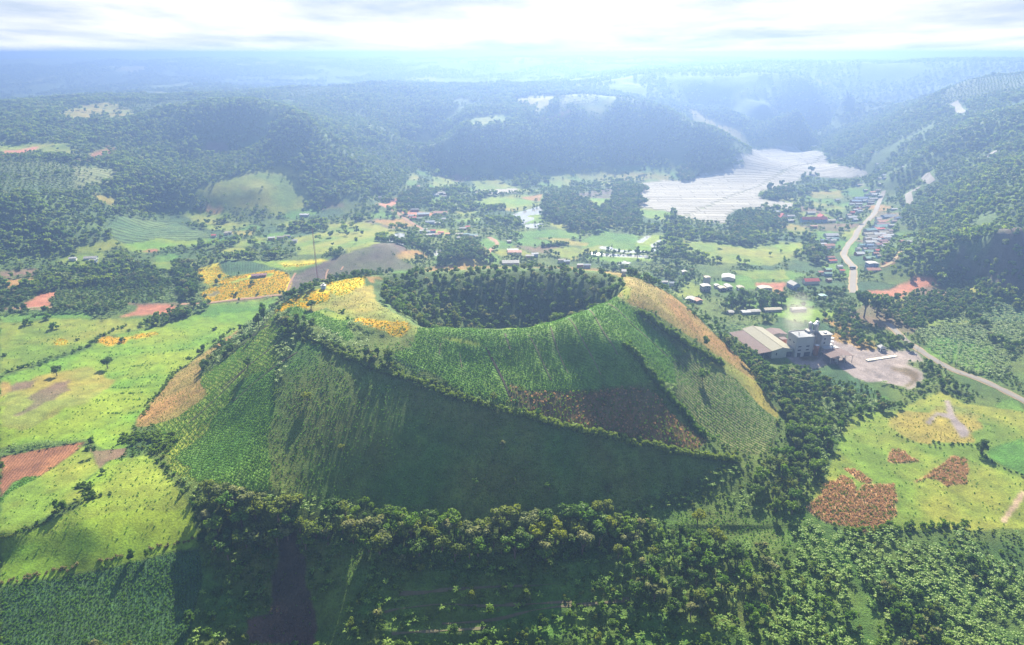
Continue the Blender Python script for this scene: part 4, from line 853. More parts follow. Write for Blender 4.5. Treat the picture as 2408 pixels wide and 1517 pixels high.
# valley and hills
X, Y = box_sample(-1900, 1900, 560, 2500, 7.2, 41, 880, 2300); X, Y, c, r = keep(X, Y, {'scrub': .62, 'forest': .93, 'grass': .03, 'cropd': .05, 'purple': .1, 'drygr': .05, 'brown': .05, 'orchl': 0}, 2)
den = fbm(X, Y, 70, 3, 421); m = (den > -.5); X, Y, c, den = X[m], Y[m], c[m], den[m]
stuff('far', X, Y, np.where(den > .15, rng.uniform(8.5, 14, len(X)), np.where(c == nm['forest'], rng.uniform(6, 9.5, len(X)), rng.uniform(4, 8, len(X)))))
X, Y = box_sample(350, 1400, 500, 1000, 7.0, 47, 560, 900); zz = ground(X, Y); m = (zz > 9) & (X > 380); X, Y = X[m], Y[m]; X, Y, c, r = keep(X, Y, {'scrub': .9, 'forest': .9, 'grass': .5, 'cropd': .5, 'orch': .5, 'purple': .75, 'crop': .5, 'brown': .7, 'dry': .6, 'soil': .0, 'drygr': .3}, 7); stuff('far', X, Y, rng.uniform(5, 9.5, len(X)))
# orchards in rows
X, Y = box_sample(-1900, 1900, 560, 2500, 6.5, 43, 700, 2300, .28); X, Y, c, r = keep(X, Y, {'orch': .92, 'orchl': .3}, 3); stuff('far', X, Y, rng.uniform(3.2, 4.6, len(X)))
X, Y = box_sample(-4200, 4200, 1500, 6500, 17, 45, 2250, 5200); X, Y, c, r = keep(X, Y, {'scrub': .5, 'forest': .75, 'orch': .6}, 4)
m = fbm(X, Y, 260, 3, 431) > -.25; X, Y = X[m], Y[m]; stuff('far', X, Y, rng.uniform(9, 17, len(X)))
# village trees, grove in the valley
for t, s, sp, lo, hi in [('W', '580,200 900,120 1230,240 1380,350 1500,250 1560,380 1500,600 1380,650 1050,650 900,600 840,520 570,440', 9, 10, 16), ('W', '1300,420 1700,380 1980,400 2020,520 1900,600 1500,560', 9, 9, 13), ('W', '1560,50 1900,0 2090,60 1900,150 2060,250 1900,320 1650,380 1560,180', 9, 9, 15),
                         ('M', '1300,1010 1500,900 1700,790 1780,800 1960,1000 2100,1100 1300,1110', 7, 8, 14), ('M', '760,250 850,120 950,60 1100,80 1230,200 1180,280 900,290', 9, 10, 16), ('A3', '0,1290 -60,1200 100,1160 300,1120 340,1160 280,1200 110,1230 100,1270', 8, 10, 15),
                         ('A3', '560,1380 620,1350 780,1340 800,1410 640,1420', 8, 9, 13), ('B3', '330,60 400,0 740,20 720,120 500,130 350,90', 8, 9, 13), ('B3', '330,110 480,100 530,180 520,240 340,220', 7, 8, 12), ('B1', '1240,380 1340,350 1400,480 1390,620 1260,620 1230,480', 8, 9, 14),
                         ('B3', '880,260 960,250 1000,330 900,380', 8, 10, 16), ('B3', '1320,620 1500,600 1700,560 2000,560 2060,640 1800,720 1600,800 1500,800 1350,700', 6.5, 5, 9), ('B3', '1060,700 1180,640 1240,760 1250,900 1500,880 1540,950 1250,950 1100,900', 7, 6, 10),
                         ('B3', '1560,620 1900,560 2200,600 2250,700 1900,730 1640,830 1540,790', 6, 5, 8)]:
    X, Y = sample(wpoly(t, s), sp, len(s)); stuff('tree', X, Y, rng.uniform(lo, hi, len(X)))
# crops that stand on the ground
def crop_on(classes, x0, x1, y0, y1, sp, kind, size, seed, regs=None):
    X, Y = sample([(x0, y0), (x1, y0), (x1, y1), (x0, y1)], sp, seed, .4); X, Y, c, r = keep(X, Y, classes, seed); stuff(kind, X, Y, rng.uniform(size*.75, size*1.3, len(X)))
X, Y = box_sample(-190, 190, 150, 345, 3.6, 61, 180, 345); zq = ground(X, Y); c, r = cls_at(X, Y); m = (zq < -3) & (c == nm['dark']) & (fbm(X, Y, 22, 3, 611) > -.25); X, Y = X[m], Y[m]
kq = rng.random(len(X)); stuff('shrub', X[kq < .6], Y[kq < .6], rng.uniform(2, 4.6, (kq < .6).sum())); stuff('banana', X[(kq >= .6) & (kq < .8)], Y[(kq >= .6) & (kq < .8)], rng.uniform(1.6, 2.6, ((kq >= .6) & (kq < .8)).sum())); stuff('tree', X[kq > .93], Y[kq > .93], rng.uniform(5, 9, (kq > .93).sum()))
X, Y = sample(wpoly('B1', '0,350 240,385 480,340 800,330 1000,330 1100,400 1240,420 1400,520 1400,620 960,632 820,700 640,700 380,655 330,600 200,600 0,650'), 4.3, 63); m = keep(X, Y, {'scrub': .85}, 64); X, Y = m[0], m[1]
kq = fbm(X, Y, 60, 2, 621); b_ = kq > .05; stuff('banana', X[b_], Y[b_], rng.uniform(1.9, 3.0, b_.sum())); stuff('shrub', X[~b_], Y[~b_], rng.uniform(2.8, 6.0, (~b_).sum()))
crop_on({'crop': .8, 'cropl': .6, 'cropd': .7, 'cropr': .35}, -300, 230, 230, 500, 1.3, 'crop', .8, 51)
crop_on({'limebr': .25, 'lime': .12, 'grass': .1}, -450, 400, 230, 620, 2.2, 'crop', .8, 52)
crop_on({'dark': .5}, -190, 180, 290, 440, 2.0, 'crop', .9, 53)
crop_on({'flower': .95, 'flower2': .5, 'orange': .45}, -420, 100, 420, 800, 1.25, 'flower', .9, 54)
crop_on({'rust2': .7}, -60, 220, 300, 460, 1.8, 'rust2', 1.2, 57)
crop_on({'rust': .9}, -60, 520, 250, 520, 1.15, 'rust', 1.0, 55)
crop_on({'dry': .5, 'drygr': .3}, -320, 420, 290, 620, 2.0, 'grass', .9, 56)
for s_ in ('660,1315 760,1322 900,1312 1010,1312', '780,1362 1000,1358', '760,1410 980,1402', '860,1270 1040,1262', '900,1160 1130,1150', '700,1230 1060,1215', '930,1080 1180,1060', '1000,985 1300,960', '760,1000 960,985'):
    q_ = np.array(along('B1', s_, 1.0)); m = rng.random(len(q_)) < .4; q_ = q_[m]; stuff('crop', q_[:, 0]+rng.uniform(-.5, .5, len(q_)), q_[:, 1]+rng.uniform(-.4, .4, len(q_)), rng.uniform(.8, 1.4, len(q_)))
# prototypes for the stuff
PC = {}
def proto_set(kind, meshes):
    c = bpy.data.collections.new('plants_'+kind)
    for i, me in enumerate(meshes):
        o = bpy.data.objects.new(f'{kind}_{i:02d}', me); c.objects.link(o)
    PC[kind] = (c, len(meshes))
def merged(shape, mn, low=None):
    kw = dict(SHAPES[shape])
    if low: kw.update(low)
    v, f = crown_geo(hash_(shape+mn), **kw); me = mesh('tree', v, f, LM[mn]); return me
def hash_(s): return sum(ord(c)*(i+3) for i, c in enumerate(s)) % 9973
proto_set('tree', [merged(s, m, dict(n=300, size=.115)) for s, m in (('round', 'dark'), ('round', 'mid'), ('spreading', 'dark'), ('tall', 'mid'), ('lopsided', 'olive'), ('round', 'pale'), ('tall', 'dark'), ('lopsided', 'mid'))])
proto_set('far', [merged(s, m, dict(n=70, size=.24, lobes=5, zc=.5)) for s, m in (('round', 'hill'), ('round', 'mid'), ('spreading', 'hill'), ('lopsided', 'dark'), ('tall', 'hill'), ('round', 'olive'))])
proto_set('shrub', [mesh('shrub', *crown_geo(120+i, 4, 70, .22, (.5, .5, .36), .36), LM[m]) for i, m in enumerate(('mid', 'dark', 'olive', 'mid', 'dark', 'mid', 'mid', 'olive'))])
proto_set('banana', [mesh('banana', *banana_merged(50+i, 7), LM['banana']) for i in range(3)])
def tuft(seed, n, h, w, mat):
    r = np.random.default_rng(seed); V = []; F = []
    for i in range(n):
        a = r.uniform(0, 6.28); d = np.array([math.cos(a), math.sin(a), 0]); o = np.array([r.uniform(-.45, .45), r.uniform(-.45, .45), 0]); t = np.array([-d[1], d[0], 0])*w; hh = h*r.uniform(.6, 1.2); k = len(V)
        V += [o-t, o+t, o+t*.7+d*hh*.45+np.array([0, 0, hh*.8]), o-t*.7+d*hh*.5+np.array([0, 0, hh])]; F.append((k, k+1, k+2, k+3))
    return mesh('tuft', V, F, mat)
proto_set('crop', [tuft(i, 9, .8, .17, LM['crop']) for i in range(3)]); proto_set('flower', [tuft(10+i, 8, .6, .2, LM['yellow'] if i else LM['crop']) for i in range(4)])
proto_set('rust2', [tuft(40+i, 10, .9, .14, LM[m]) for i, m in enumerate(('rustl', 'olive', 'mid', 'olive', 'rustl', 'crop'))]); proto_set('rust', [tuft(20+i, 12, 1.0, .12, LM['rustl'] if i < 3 else LM['olive']) for i in range(4)]); proto_set('grass', [tuft(30+i, 8, .7, .1, LM['straw'] if i < 2 else LM['olive']) for i in range(3)])
def build_stuff(kind, name):
    if not STUFF[kind]: return
    A = np.concatenate(STUFF[kind]); A = A[free(A[:, 0], A[:, 1])]; n = len(A); me = bpy.data.meshes.new(name); me.vertices.add(n); me.vertices.foreach_set('co', A[:, :3].astype(np.float32).ravel())
    a = me.attributes.new('size', 'FLOAT', 'POINT'); a.data.foreach_set('value', A[:, 3].astype(np.float32))
    a = me.attributes.new('turn', 'FLOAT', 'POINT'); a.data.foreach_set('value', rng.uniform(0, 6.28, n).astype(np.float32))
    a = me.attributes.new('which', 'INT', 'POINT'); a.data.foreach_set('value', (A[:, 4].astype(int) % PC[kind][1]).astype(np.int32))
    o = bpy.data.objects.new(name, me); COL.objects.link(o); o['kind'] = 'stuff'
    ng = bpy.data.node_groups.new('scatter_'+kind, 'GeometryNodeTree'); ng.interface.new_socket('Geometry', in_out='INPUT', socket_type='NodeSocketGeometry'); ng.interface.new_socket('Geometry', in_out='OUTPUT', socket_type='NodeSocketGeometry')
    q = ng.nodes; gi = q.new('NodeGroupInput'); go = q.new('NodeGroupOutput'); mp_ = q.new('GeometryNodeMeshToPoints'); ip = q.new('GeometryNodeInstanceOnPoints'); ci = q.new('GeometryNodeCollectionInfo')
    ci.inputs['Collection'].default_value = PC[kind][0]; ci.inputs['Separate Children'].default_value = True; ci.inputs['Reset Children'].default_value = True
    ip.inputs['Pick Instance'].default_value = True
    def at(nm_, ty):
        x = q.new('GeometryNodeInputNamedAttribute'); x.data_type = ty; x.inputs['Name'].default_value = nm_; return x.outputs['Attribute']
    cx_ = q.new('ShaderNodeCombineXYZ'); l = ng.links; l.new(at('turn', 'FLOAT'), cx_.inputs['Z'])
    l.new(gi.outputs[0], mp_.inputs['Mesh']); l.new(mp_.outputs[0], ip.inputs['Points']); l.new(ci.outputs[0], ip.inputs['Instance']); l.new(at('which', 'INT'), ip.inputs['Instance Index'])
    l.new(cx_.outputs[0], ip.inputs['Rotation']); l.new(at('size', 'FLOAT'), ip.inputs['Scale']); l.new(ip.outputs[0], go.inputs[0])
    mod = o.modifiers.new('scatter', 'NODES'); mod.node_group = ng
    print('STUFF', name, n)
print('TREES', len(TREES))
# ------------------------------------------------------------------ roads
def ribbon(name, pts, width, mat, lift=.25, label=None, jag=.0, step=4.0):
    """a strip draped over the ground along world points"""
    P2 = []
    for a, b in zip(pts[:-1], pts[1:]):
        n = max(1, int(math.dist(a[:2], b[:2])/step))
        for k in range(n): P2.append((a[0]+(b[0]-a[0])*k/n, a[1]+(b[1]-a[1])*k/n))
    P2.append(tuple(pts[-1][:2])); Q = np.array(P2); clear(Q[:, 0], Q[:, 1], width*.5+.5)
    for _ in range(3): Q[1:-1] = (Q[:-2]+2*Q[1:-1]+Q[2:])/4
    t = np.gradient(Q, axis=0); t /= np.linalg.norm(t, axis=1, keepdims=True)+1e-9; nrm = np.stack([-t[:, 1], t[:, 0]], 1)
    w = width*.5*(1+fbm(Q[:, 0], Q[:, 1], 9, 2, 5)*jag); V = []; F = []; K = 5
    for i in range(len(Q)):
        for k in range(K):
            s = (k/(K-1)*2-1)*w[i]; x, y = Q[i]+nrm[i]*s; V.append((x, y, 0))
    V = np.array(V); V[:, 2] = ground(V[:, 0], V[:, 1])+lift
    for i in range(len(Q)-1):
        for k in range(K-1): a = i*K+k; F.append((a, a+1, a+K+1, a+K))
    o = bpy.data.objects.new(name, mesh(name, V, F, mat)); COL.objects.link(o); o['kind'] = 'structure'; return o
ROADM = plain('road_concrete', (.17, .155, .14), .85, var=.12, sc=.25); VERGE = plain('sandy_verge', (.24, .18, .10), .95, var=.25, sc=.4); DIRT = plain('dirt_track', (.27, .16, .10), .95, var=.25, sc=.4)
def wp(t, s): return [hit(*p) for p in T(t, [tuple(map(float, a.split(','))) for a in s.split()])]
road_main = wp('R', '1235,800 1330,890 1450,1010 1560,1095 1700,1185 1820,1270 1950,1350 2200,1480') + wp('D', '2300,890 2360,918 2440,960')+[(430, 425, 0), (520, 370, 0), (620, 330, 0)]
ribbon('road_verge', road_main, 7.6, VERGE, .15, jag=.35); ribbon('road', road_main, 5.2, ROADM, .32, jag=.06)
road_vil = wp('V', '1125,1500 1120,1350 1130,1210 1130,1130 1060,1070') + wp('V', '985,960 1010,900 1070,800 1150,720 1190,620 1250,550 1330,480 1400,410 1450,330')
ribbon('road_verge', road_vil, 8.6, VERGE, .15, jag=.35); ribbon('road', road_vil, 6.2, ROADM, .32, jag=.06)
for t, s, w in (('V', '1925,250 1910,150 1890,90 1960,60 2050,25', 9), ('A3', '1705,1235 1725,1260 1755,1290', 9), ('A3', '2105,1130 2160,1095 2215,1062', 8), ('A3', '1915,722 1940,760 1975,800', 12), ('V', '1450,330 1500,200 1560,60', 7)):
    ribbon('road', wp(t, s), w, ROADM, .5, jag=.1)
for t, s, w in (('B3', '1400,380 1470,355 1500,320 1535,270', 4.5), ('C1', '1755,1517 1790,1400', .1)):
    if w > 1: ribbon('dirt_road', wp(t, s), w, VERGE, .4, jag=.3)
for t, s, w in (('L', '0,597 200,590 430,580 760,575', 4), ('L5', '0,1058 260,1045 420,1040 800,985 1200,945 1440,925', 4.5), ('M', '590,260 640,300 740,390 900,500 1000,560 1120,625', 6), ('M', '2000,715 2080,745 2130,800 2100,850 2030,890 2010,930', 5),
                ('K', '440,370 470,260 510,170 560,90', 2.5), ('K', '990,180 985,110 1020,40', 2), ('K', '1200,50 1230,0', 2)):
    ribbon('dirt_road', wp(t, s), w, DIRT, .3, jag=.3)
PATHM = plain('trodden_earth', (.11, .10, .055), .95, var=.3, sc=.5); TERM = plain('terrace_earth', (.05, .042, .026), .95, var=.35, sc=.3)
for s, w in (('1155,850 1165,900 1190,960', .9), ('1470,790 1500,900 1540,1010 1600,1130', .7), ('1320,860 1390,980 1480,1180', .6), ('1600,740 1680,860 1760,1000 1830,1140', .7), ('1020,945 1070,1040 1130,1150 1190,1290', 1.3), ('1740,680 1850,850 1950,1000', .6), ('700,920 690,1000', .6), ('835,985 850,1090', .6), ('1880,640 2060,800 2300,1010', .6)):
    ribbon('footpath', wp('B2', s), w, PATHM if w < 1.2 else TERM, .3, jag=.6)
for s in ('400,1160 800,1130 1120,1105 1220,1115 1500,1090', '300,1290 700,1230 1000,1250 1300,1235 1600,1215', '700,1370 1100,1340 1500,1250 2000,1200', '350,1440 700,1420 1000,1400'):
    ribbon('terrace_edge', wp('C2', s), 1.3, PATHM, .2, jag=1.3)
for s in ('1480,1060 1700,900 1900,790', '1560,1240 1750,1080 2000,880', '1640,1330 1850,1150 2100,980', '1330,1480 1600,1230 1780,1050'):
    ribbon('furrow', wp('B1', s), .8, TERM, .25, jag=.7)
# ------------------------------------------------------------------ building materials
RC = {'white': (.29, .285, .28), 'cream': (.26, .24, .19), 'grey': (.36, .37, .38), 'blue': (.12, .18, .28), 'blue-grey': (.19, .23, .28), 'teal': (.16, .27, .27), 'green': (.20, .32, .24), 'red': (.42, .09, .07),
      'rust': (.36, .18, .13), 'maroon': (.20, .10, .11), 'dark': (.10, .11, .13), 'brown': (.34, .25, .23), 'orange': (.60, .28, .10)}
RM = {k: plain('roof_'+k.replace('-', '_'), v, .7, spec=.2, var=.2, sc=.35, stripe=('X', 5)) for k, v in RC.items()}
WM = {k: plain('wall_'+k, v, .9, var=.2, sc=.5) for k, v in {'plaster': (.55, .50, .42), 'grey': (.34, .33, .32), 'blue': (.26, .34, .46), 'brick': (.34, .17, .11), 'pale': (.66, .64, .60), 'green': (.40, .46, .38)}.items()}
DARKM = plain('dark_opening', (.03, .03, .035), .5); CONC = plain('concrete', (.36, .35, .33), .9, var=.2, sc=.4); STEEL = plain('steel', (.42, .44, .47), .45, metal=.6, var=.15); RUSTM = plain('rusty_steel', (.40, .17, .09), .8)
def boxv(x0, x1, y0, y1, z0, z1):
    v = [(x, y, z) for z in (z0, z1) for y in (y0, y1) for x in (x0, x1)]
    return v, [(0, 2, 3, 1), (4, 5, 7, 6), (0, 1, 5, 4), (2, 6, 7, 3), (0, 4, 6, 2), (1, 3, 7, 5)]
def boxes(name, bl, mat):
    V = []; F = []
    for b in bl:
        v, f = boxv(*b); k = len(V); V += v; F += [tuple(x+k for x in q) for q in f]
    return mesh(name, V, F, mat)
def gable_walls(w, l, h, r, name='wall', mat=None):
    V = [(-w/2, 0, -1.5), (w/2, 0, -1.5), (w/2, l, -1.5), (-w/2, l, -1.5), (-w/2, 0, h), (w/2, 0, h), (w/2, l, h), (-w/2, l, h), (0, 0, h+r), (0, l, h+r)]
    F = [(0, 1, 5, 8, 4), (1, 2, 6, 5), (2, 3, 7, 9, 6), (3, 0, 4, 7)]
    return mesh(name, V, F, mat)
def gable_roof(w, l, h, r, ov=.6, th=.18, mat=None, hip=0.0, axis='y'):
    e = h-ov*r/(w/2); X = w/2+ov; Y0, Y1 = -ov, l+ov
    top = [(-X, Y0, e), (0, Y0+hip, h+r), (X, Y0, e), (X, Y1, e), (0, Y1-hip, h+r), (-X, Y1, e)]
    V = [(a, b, c+.1) for a, b, c in top]+[(a, b, c+.1-th) for a, b, c in top]
    F = [(0, 1, 4, 5), (1, 2, 3, 4), (6, 11, 10, 7), (7, 10, 9, 8), (0, 5, 11, 6), (2, 8, 9, 3), (0, 6, 7, 1), (1, 7, 8, 2), (3, 9, 10, 4), (4, 10, 11, 5)]
    if hip: F += [(0, 2, 1), (3, 5, 4)]
    return mesh('roof', V, F, mat)
def house(x, y, w, l, h, rz, roof, wall, label, group, cat='house', detail=False, hip=0, rise=None, storeys=1, name='house', verand=False):
    """w runs along local x (gable width), l along local y; origin at the middle of the near gable"""
    rise = rise if rise is not None else w*.17
    tt_ = np.linspace(-4, l+1, 12); [clear(x-math.sin(rz)*tt_+math.cos(rz)*q, y+math.cos(rz)*tt_+math.sin(rz)*q, 2.0) for q in np.linspace(-w/2, w/2, 5)]; clear(np.array([x]), np.array([y-3]), 3)
    o = empty(name, x, y, z=min(float(ground(x, y)), float(ground(x+math.cos(rz+1.57)*l, y+math.sin(rz+1.57)*l))), rz=rz)
    add_part('wall', gable_walls(w, l, h, rise, mat=WM[wall]), o); add_part('roof', gable_roof(w, l, h, rise, mat=RM[roof], hip=hip), o)
    if detail:
        dm = boxes('door', [(-.55, .55, -.07, .05, -.2, 2.1)], DARKM); add_part('door', dm, o, (-w*.22, 0, 0))
        wmn = boxes('window', [(-.7, .7, -.06, .05, 1.0, 2.2)], DARKM)
        for s in range(storeys):
            for q in (.08, .32): add_part('window', wmn, o, (w*q, 0, s*3.0))
        ws = boxes('window', [(-.06, .05, -.7, .7, 1.0, 2.2)], DARKM)
        for s in range(storeys):
            for q in (.25, .5, .75): add_part('window', ws, o, (-w/2, l*q, s*3.0))
    tag(o, label, cat, group); return o
CLUST = {}
NUM = ['', 'second', 'third', 'fourth', 'fifth', 'sixth', 'seventh', 'eighth', 'ninth', 'tenth', 'eleventh', 'twelfth', 'thirteenth', 'fourteenth']
SZ = lambda w: 'long' if w > 15 else 'small' if w < 8 else 'mid-sized'
VILL = [
 ('V', 'in the village row right of the road', .10, 0, '1510,455,120,white 1640,430,200,blue-grey 1760,455,90,blue 1560,495,200,rust 1560,540,220,maroon 1530,575,220,teal 1500,610,120,red 1370,640,160,teal 1570,660,180,cream 1340,690,150,cream 1490,690,160,grey 1620,706,140,grey 1400,728,170,cream 1570,735,160,grey 1330,755,100,white 1440,768,120,grey 1380,798,180,grey 1540,785,120,maroon 1250,850,100,teal 1370,842,120,blue 1500,835,120,maroon 1390,882,120,dark 1350,925,160,green 1250,955,180,grey 1370,1018,160,green 1400,1190,190,rust 1460,925,60,red 1480,480,60,brown 1700,500,70,brown 1660,560,70,grey 1450,600,60,rust 1600,630,80,dark 1650,640,60,brown 1420,670,70,dark 1560,715,80,brown 1500,752,70,rust 1600,765,80,dark 1450,815,60,cream 1560,815,70,brown 1300,800,50,grey 1290,900,60,brown 1440,960,70,rust 1190,900,50,white 1480,1000,50,cream 1560,850,60,grey'),
 ('V', 'in the village left of the road', .10, 0, '815,705,180,grey 790,748,100,white 865,758,100,teal 710,782,90,blue 840,788,80,white 700,832,80,grey 780,858,140,rust 740,892,110,maroon 800,1027,110,rust 830,1068,110,red 930,1148,70,grey 960,1212,60,red 770,1205,90,green 765,1255,100,green 780,1338,60,cream 660,1235,60,rust'),
 ('V', 'around the red-roofed school', .05, 0, '45,375,90,grey 240,435,100,white 245,500,90,white 530,388,110,white 800,500,130,cream 960,478,80,cream 1110,452,140,grey 1175,483,110,grey 560,582,90,rust'),
 ('V', 'in the upper village below the bend', .10, 0, '1400,85,90,rust 1440,115,120,grey 1235,180,190,blue 1180,218,170,blue 1400,188,110,white 1370,218,90,cream 1370,248,80,white 1200,263,90,white 1100,258,60,white 1200,333,80,maroon 1220,363,80,grey 1110,388,60,red 975,38,80,white 410,62,150,blue 900,207,60,white 1700,330,80,grey 1810,790,50,rust 1920,790,80,white 1320,130,60,dark 1500,150,60,grey 1290,215,70,grey 1330,290,60,brown 1270,300,60,cream 1170,300,60,dark 1150,350,50,grey 1060,420,60,brown 1300,60,50,cream 1480,60,60,white'),
 ('A3', 'at the far end of the village', .05, 0, '930,1032,34,white 1235,1066,28,grey 1345,1076,34,rust 1382,1150,36,white 1410,1192,30,white 1255,1308,50,cream 1440,1228,60,blue-grey 1440,1250,50,dark 1395,1262,30,cream 1400,1300,34,grey 1565,1172,34,grey 1130,1334,36,white 850,1345,60,blue'),
 ('W', 'in the hamlet behind the crater rim', .08, 0, '160,912,150,grey 190,938,190,rust 130,1085,230,white 400,1000,110,white 470,985,90,grey 850,1065,100,cream 920,1078,80,blue-grey 1110,1135,80,white 1210,1135,90,blue-grey 110,790,50,white 2300,1375,80,white 1725,1240,50,white 2410,1390,80,blue-grey 2060,1335,60,grey'),
 ('M', 'in the hamlet by the big pond', .08, 0, '1185,700,120,white 1220,648,70,red 1290,702,80,rust 1330,672,80,red 1430,693,70,orange 1590,695,100,cream 1690,695,90,teal 1790,708,110,teal 1640,608,90,white 1710,592,60,red 1150,662,50,grey 1110,628,60,white 1060,652,50,grey 880,692,40,white 1180,525,130,blue-grey 1285,538,80,white 1375,478,50,white 1575,742,40,white 1830,730,40,cream'),
 ('M', 'beside the dirt road into the hills', .08, 0, '960,350,110,dark 1080,410,170,blue-grey 915,433,90,white 1320,390,190,rust 940,463,90,red 1030,470,60,dark 1330,105,90,white 1410,118,80,white 1270,133,70,grey 1375,158,60,white 1145,157,40,white 480,168,120,dark 540,168,40,white 1000,8,60,rust'),
 ('B1', 'at the foot of the left hills', .08, 1, '1615,146,42,white 1512,168,28,red 1662,172,30,rust 1600,152,24,cream 1915,188,46,grey 1980,180,46,cream 2028,170,42,cream 2080,207,34,white 640,328,80,white 515,332,44,grey 660,345,44,white 2150,20,60,grey'),
]
made = {}
todo = []
for t, where, rz, det, s in VILL:
    sc = 6 if t in 'VMWF' else 3
    for tok in s.split():
        u, v, w, c = tok.split(','); u, v, w = float(u), float(v), float(w); du, dv = T(t, [(u, v)])[0]; x, y, z = hit(du, dv)
        dep = y*cp_+(CAM_H-z)*sp_; W_ = w/sc*dep/FPX; todo.append((where, c, SZ(W_), x, y, W_, rz, det))
todo.sort(key=lambda a: math.hypot(a[3], a[4]))
for where, c, szn, x, y, W_, rz, det in todo:
    k = (where, c, szn); i = made.get(k, 0); made[k] = i+1
    tot = sum(1 for a in todo if (a[0], a[1], a[2]) == k)
    lab = ('' if tot == 1 else 'nearest ' if i == 0 else f'{NUM[i]} nearest ')+f'{szn} {c}-roofed house {where}'
    dpt = min(max(W_*.55, 5), 11); wl = random.choice(['plaster', 'grey', 'pale', 'brick', 'blue', 'green'])
    # long side faces the camera: gable width = depth
    rr = rz+random.uniform(-.15, .15)-math.pi/2
    house(x-W_/2*math.cos(rr+math.pi/2), y, dpt, W_, random.uniform(3, 4), rr, c, wl, lab, 'houses '+where, detail=W_ > 9 and math.hypot(x, y) < 1000, rise=dpt*random.uniform(.14, .22))
def hp(t, u, v): return hit(*T(t, [(u, v)])[0])
def housep(t, u, v, w, l, h, rz, roof, wall, label, grp='houses near the factory', **k):
    x, y, z = hp(t, u, v); return house(x, y, w, l, h, rz, roof, wall, label, grp, **k)
housep('F', 335, 350, 9.5, 8, 6.2, .15, 'white', 'grey', 'two-storey house with white flat-looking roof at the left of the cluster above the factory', detail=True, storeys=2, rise=.8)
housep('F', 350, 260, 6, 6, 9.2, .15, 'cream', 'grey', 'stair tower with cream roof behind the two-storey house', detail=False, rise=.5, name='stair_house')
housep('F', 570, 345, 7.4, 7, 3.4, .1, 'cream', 'grey', 'cream roofed house in the middle of the cluster above the factory', detail=True, rise=.9)
housep('F', 665, 330, 6.2, 11, 3.6, .1, 'white', 'plaster', 'white roofed house right of the cream roofed one', detail=True, rise=.8)
housep('F', 830, 335, 7, 7, 3.2, .1, 'cream', 'pale', 'small cream house standing alone before the dark trees', detail=True, rise=1.0)
housep('F', 1175, 345, 14, 9, 3.2, .1, 'cream', 'pale', 'wide low cream house on the red earth plot', detail=True, rise=1.0)
housep('F', 640, 195, 14, 14, 3.2, -.3, 'grey', 'plaster', 'long grey roofed house at the back of the cluster above the factory', rise=1.6)
housep('F', 490, 300, 5, 5, 3, .1, 'white', 'grey', 'small white roofed annex between two houses', rise=.6)
housep('F', 95, 500, 9, 9, 3.2, -.5, 'white', 'grey', 'white roofed house beside the crater slope', detail=True, rise=1.3)
housep('F', 240, 515, 7, 7, 3, .3, 'rust', 'grey', 'low house with faded rust roof next to the crater slope', rise=1.2)
housep('F', 30, 105, 5, 5, 3, .1, 'white', 'grey', 'tiny white roofed hut far left above the crater slope', rise=.8)
housep('F', 1605, 320, 9, 12, 5, .25, 'white', 'blue', 'pale blue gabled building at the head of the red roofed hall', detail=True, rise=2.4)
housep('F', 1900, 230, 8, 17, 4, math.pi/2+.1, 'red', 'plaster', 'hall with long red roof beside the pale blue building', rise=2.2)
housep('F', 1990, 450, 6.5, 6, 3, .1, 'teal', 'plaster', 'small teal roofed hut among dark trees left of the road', rise=.6)
housep('V', 1410, 1155, 12, 9, 6.2, .05, 'white', 'blue', 'two-storey blue-grey building with white roof beside the village road', detail=True, storeys=2, rise=.7, grp='houses by the village road')
housep('V', 740, 500, 9, 41, 6, math.pi/2+.05, 'red', 'blue', 'long two-storey school with red roof and corner gable', rise=3.0, name='school', cat='school', grp='school buildings', detail=True, storeys=2)
housep('V', 690, 490, 8, 12, 7, .05, 'red', 'plaster', 'red gabled wing at the right end of the school', rise=4, name='school_wing', cat='school', grp='school buildings')
housep('V', 150, 470, 12, 11, 5, .2, 'red', 'plaster', 'square building with steep red roof left of the school', rise=5, hip=4.5, cat='school', grp='school buildings')
housep('R', 1165, 1195, 5, 5, 3.6, .05, 'grey', 'pale', 'small white gatehouse with hipped grey roof on the factory yard', detail=True, rise=1.6, hip=2.2, name='gatehouse', cat='hut', grp='factory buildings')
housep('B1', 1880, 438, 7, 16, 2.6, math.pi/2+.25, 'maroon', 'brick', 'long low brick shack in the yellow flower field', rise=1.0, name='farm_shack', cat='shack', grp='farm huts')
housep('B1', 1825, 450, 4, 7, 2.2, math.pi/2+.15, 'white', 'brick', 'small white roofed lean-to at the end of the brick shack', rise=.5, name='farm_shack', cat='shack', grp='farm huts')
x, y, z = hp('K', 950, 318); hut = house(x, y, 3.2, 3.0, 2.9, .05, 'white', 'blue', 'little pale blue hut on the yellow flower rim of the crater', 'farm huts', rise=.35, name='hut', cat='hut')
tank = bpy.data.objects.new('water_tank', mesh('water_tank', *tube([(0, 0, 0), (0, 0, .1), (0, 0, 1.2), (0, 0, 1.4)], [.55, .6, .6, .1], 12), STEEL)); COL.objects.link(tank); tank.location = (x, y+1.6, z+3.3); tag(tank, 'small steel water tank on top of the pale blue hut', 'tank')
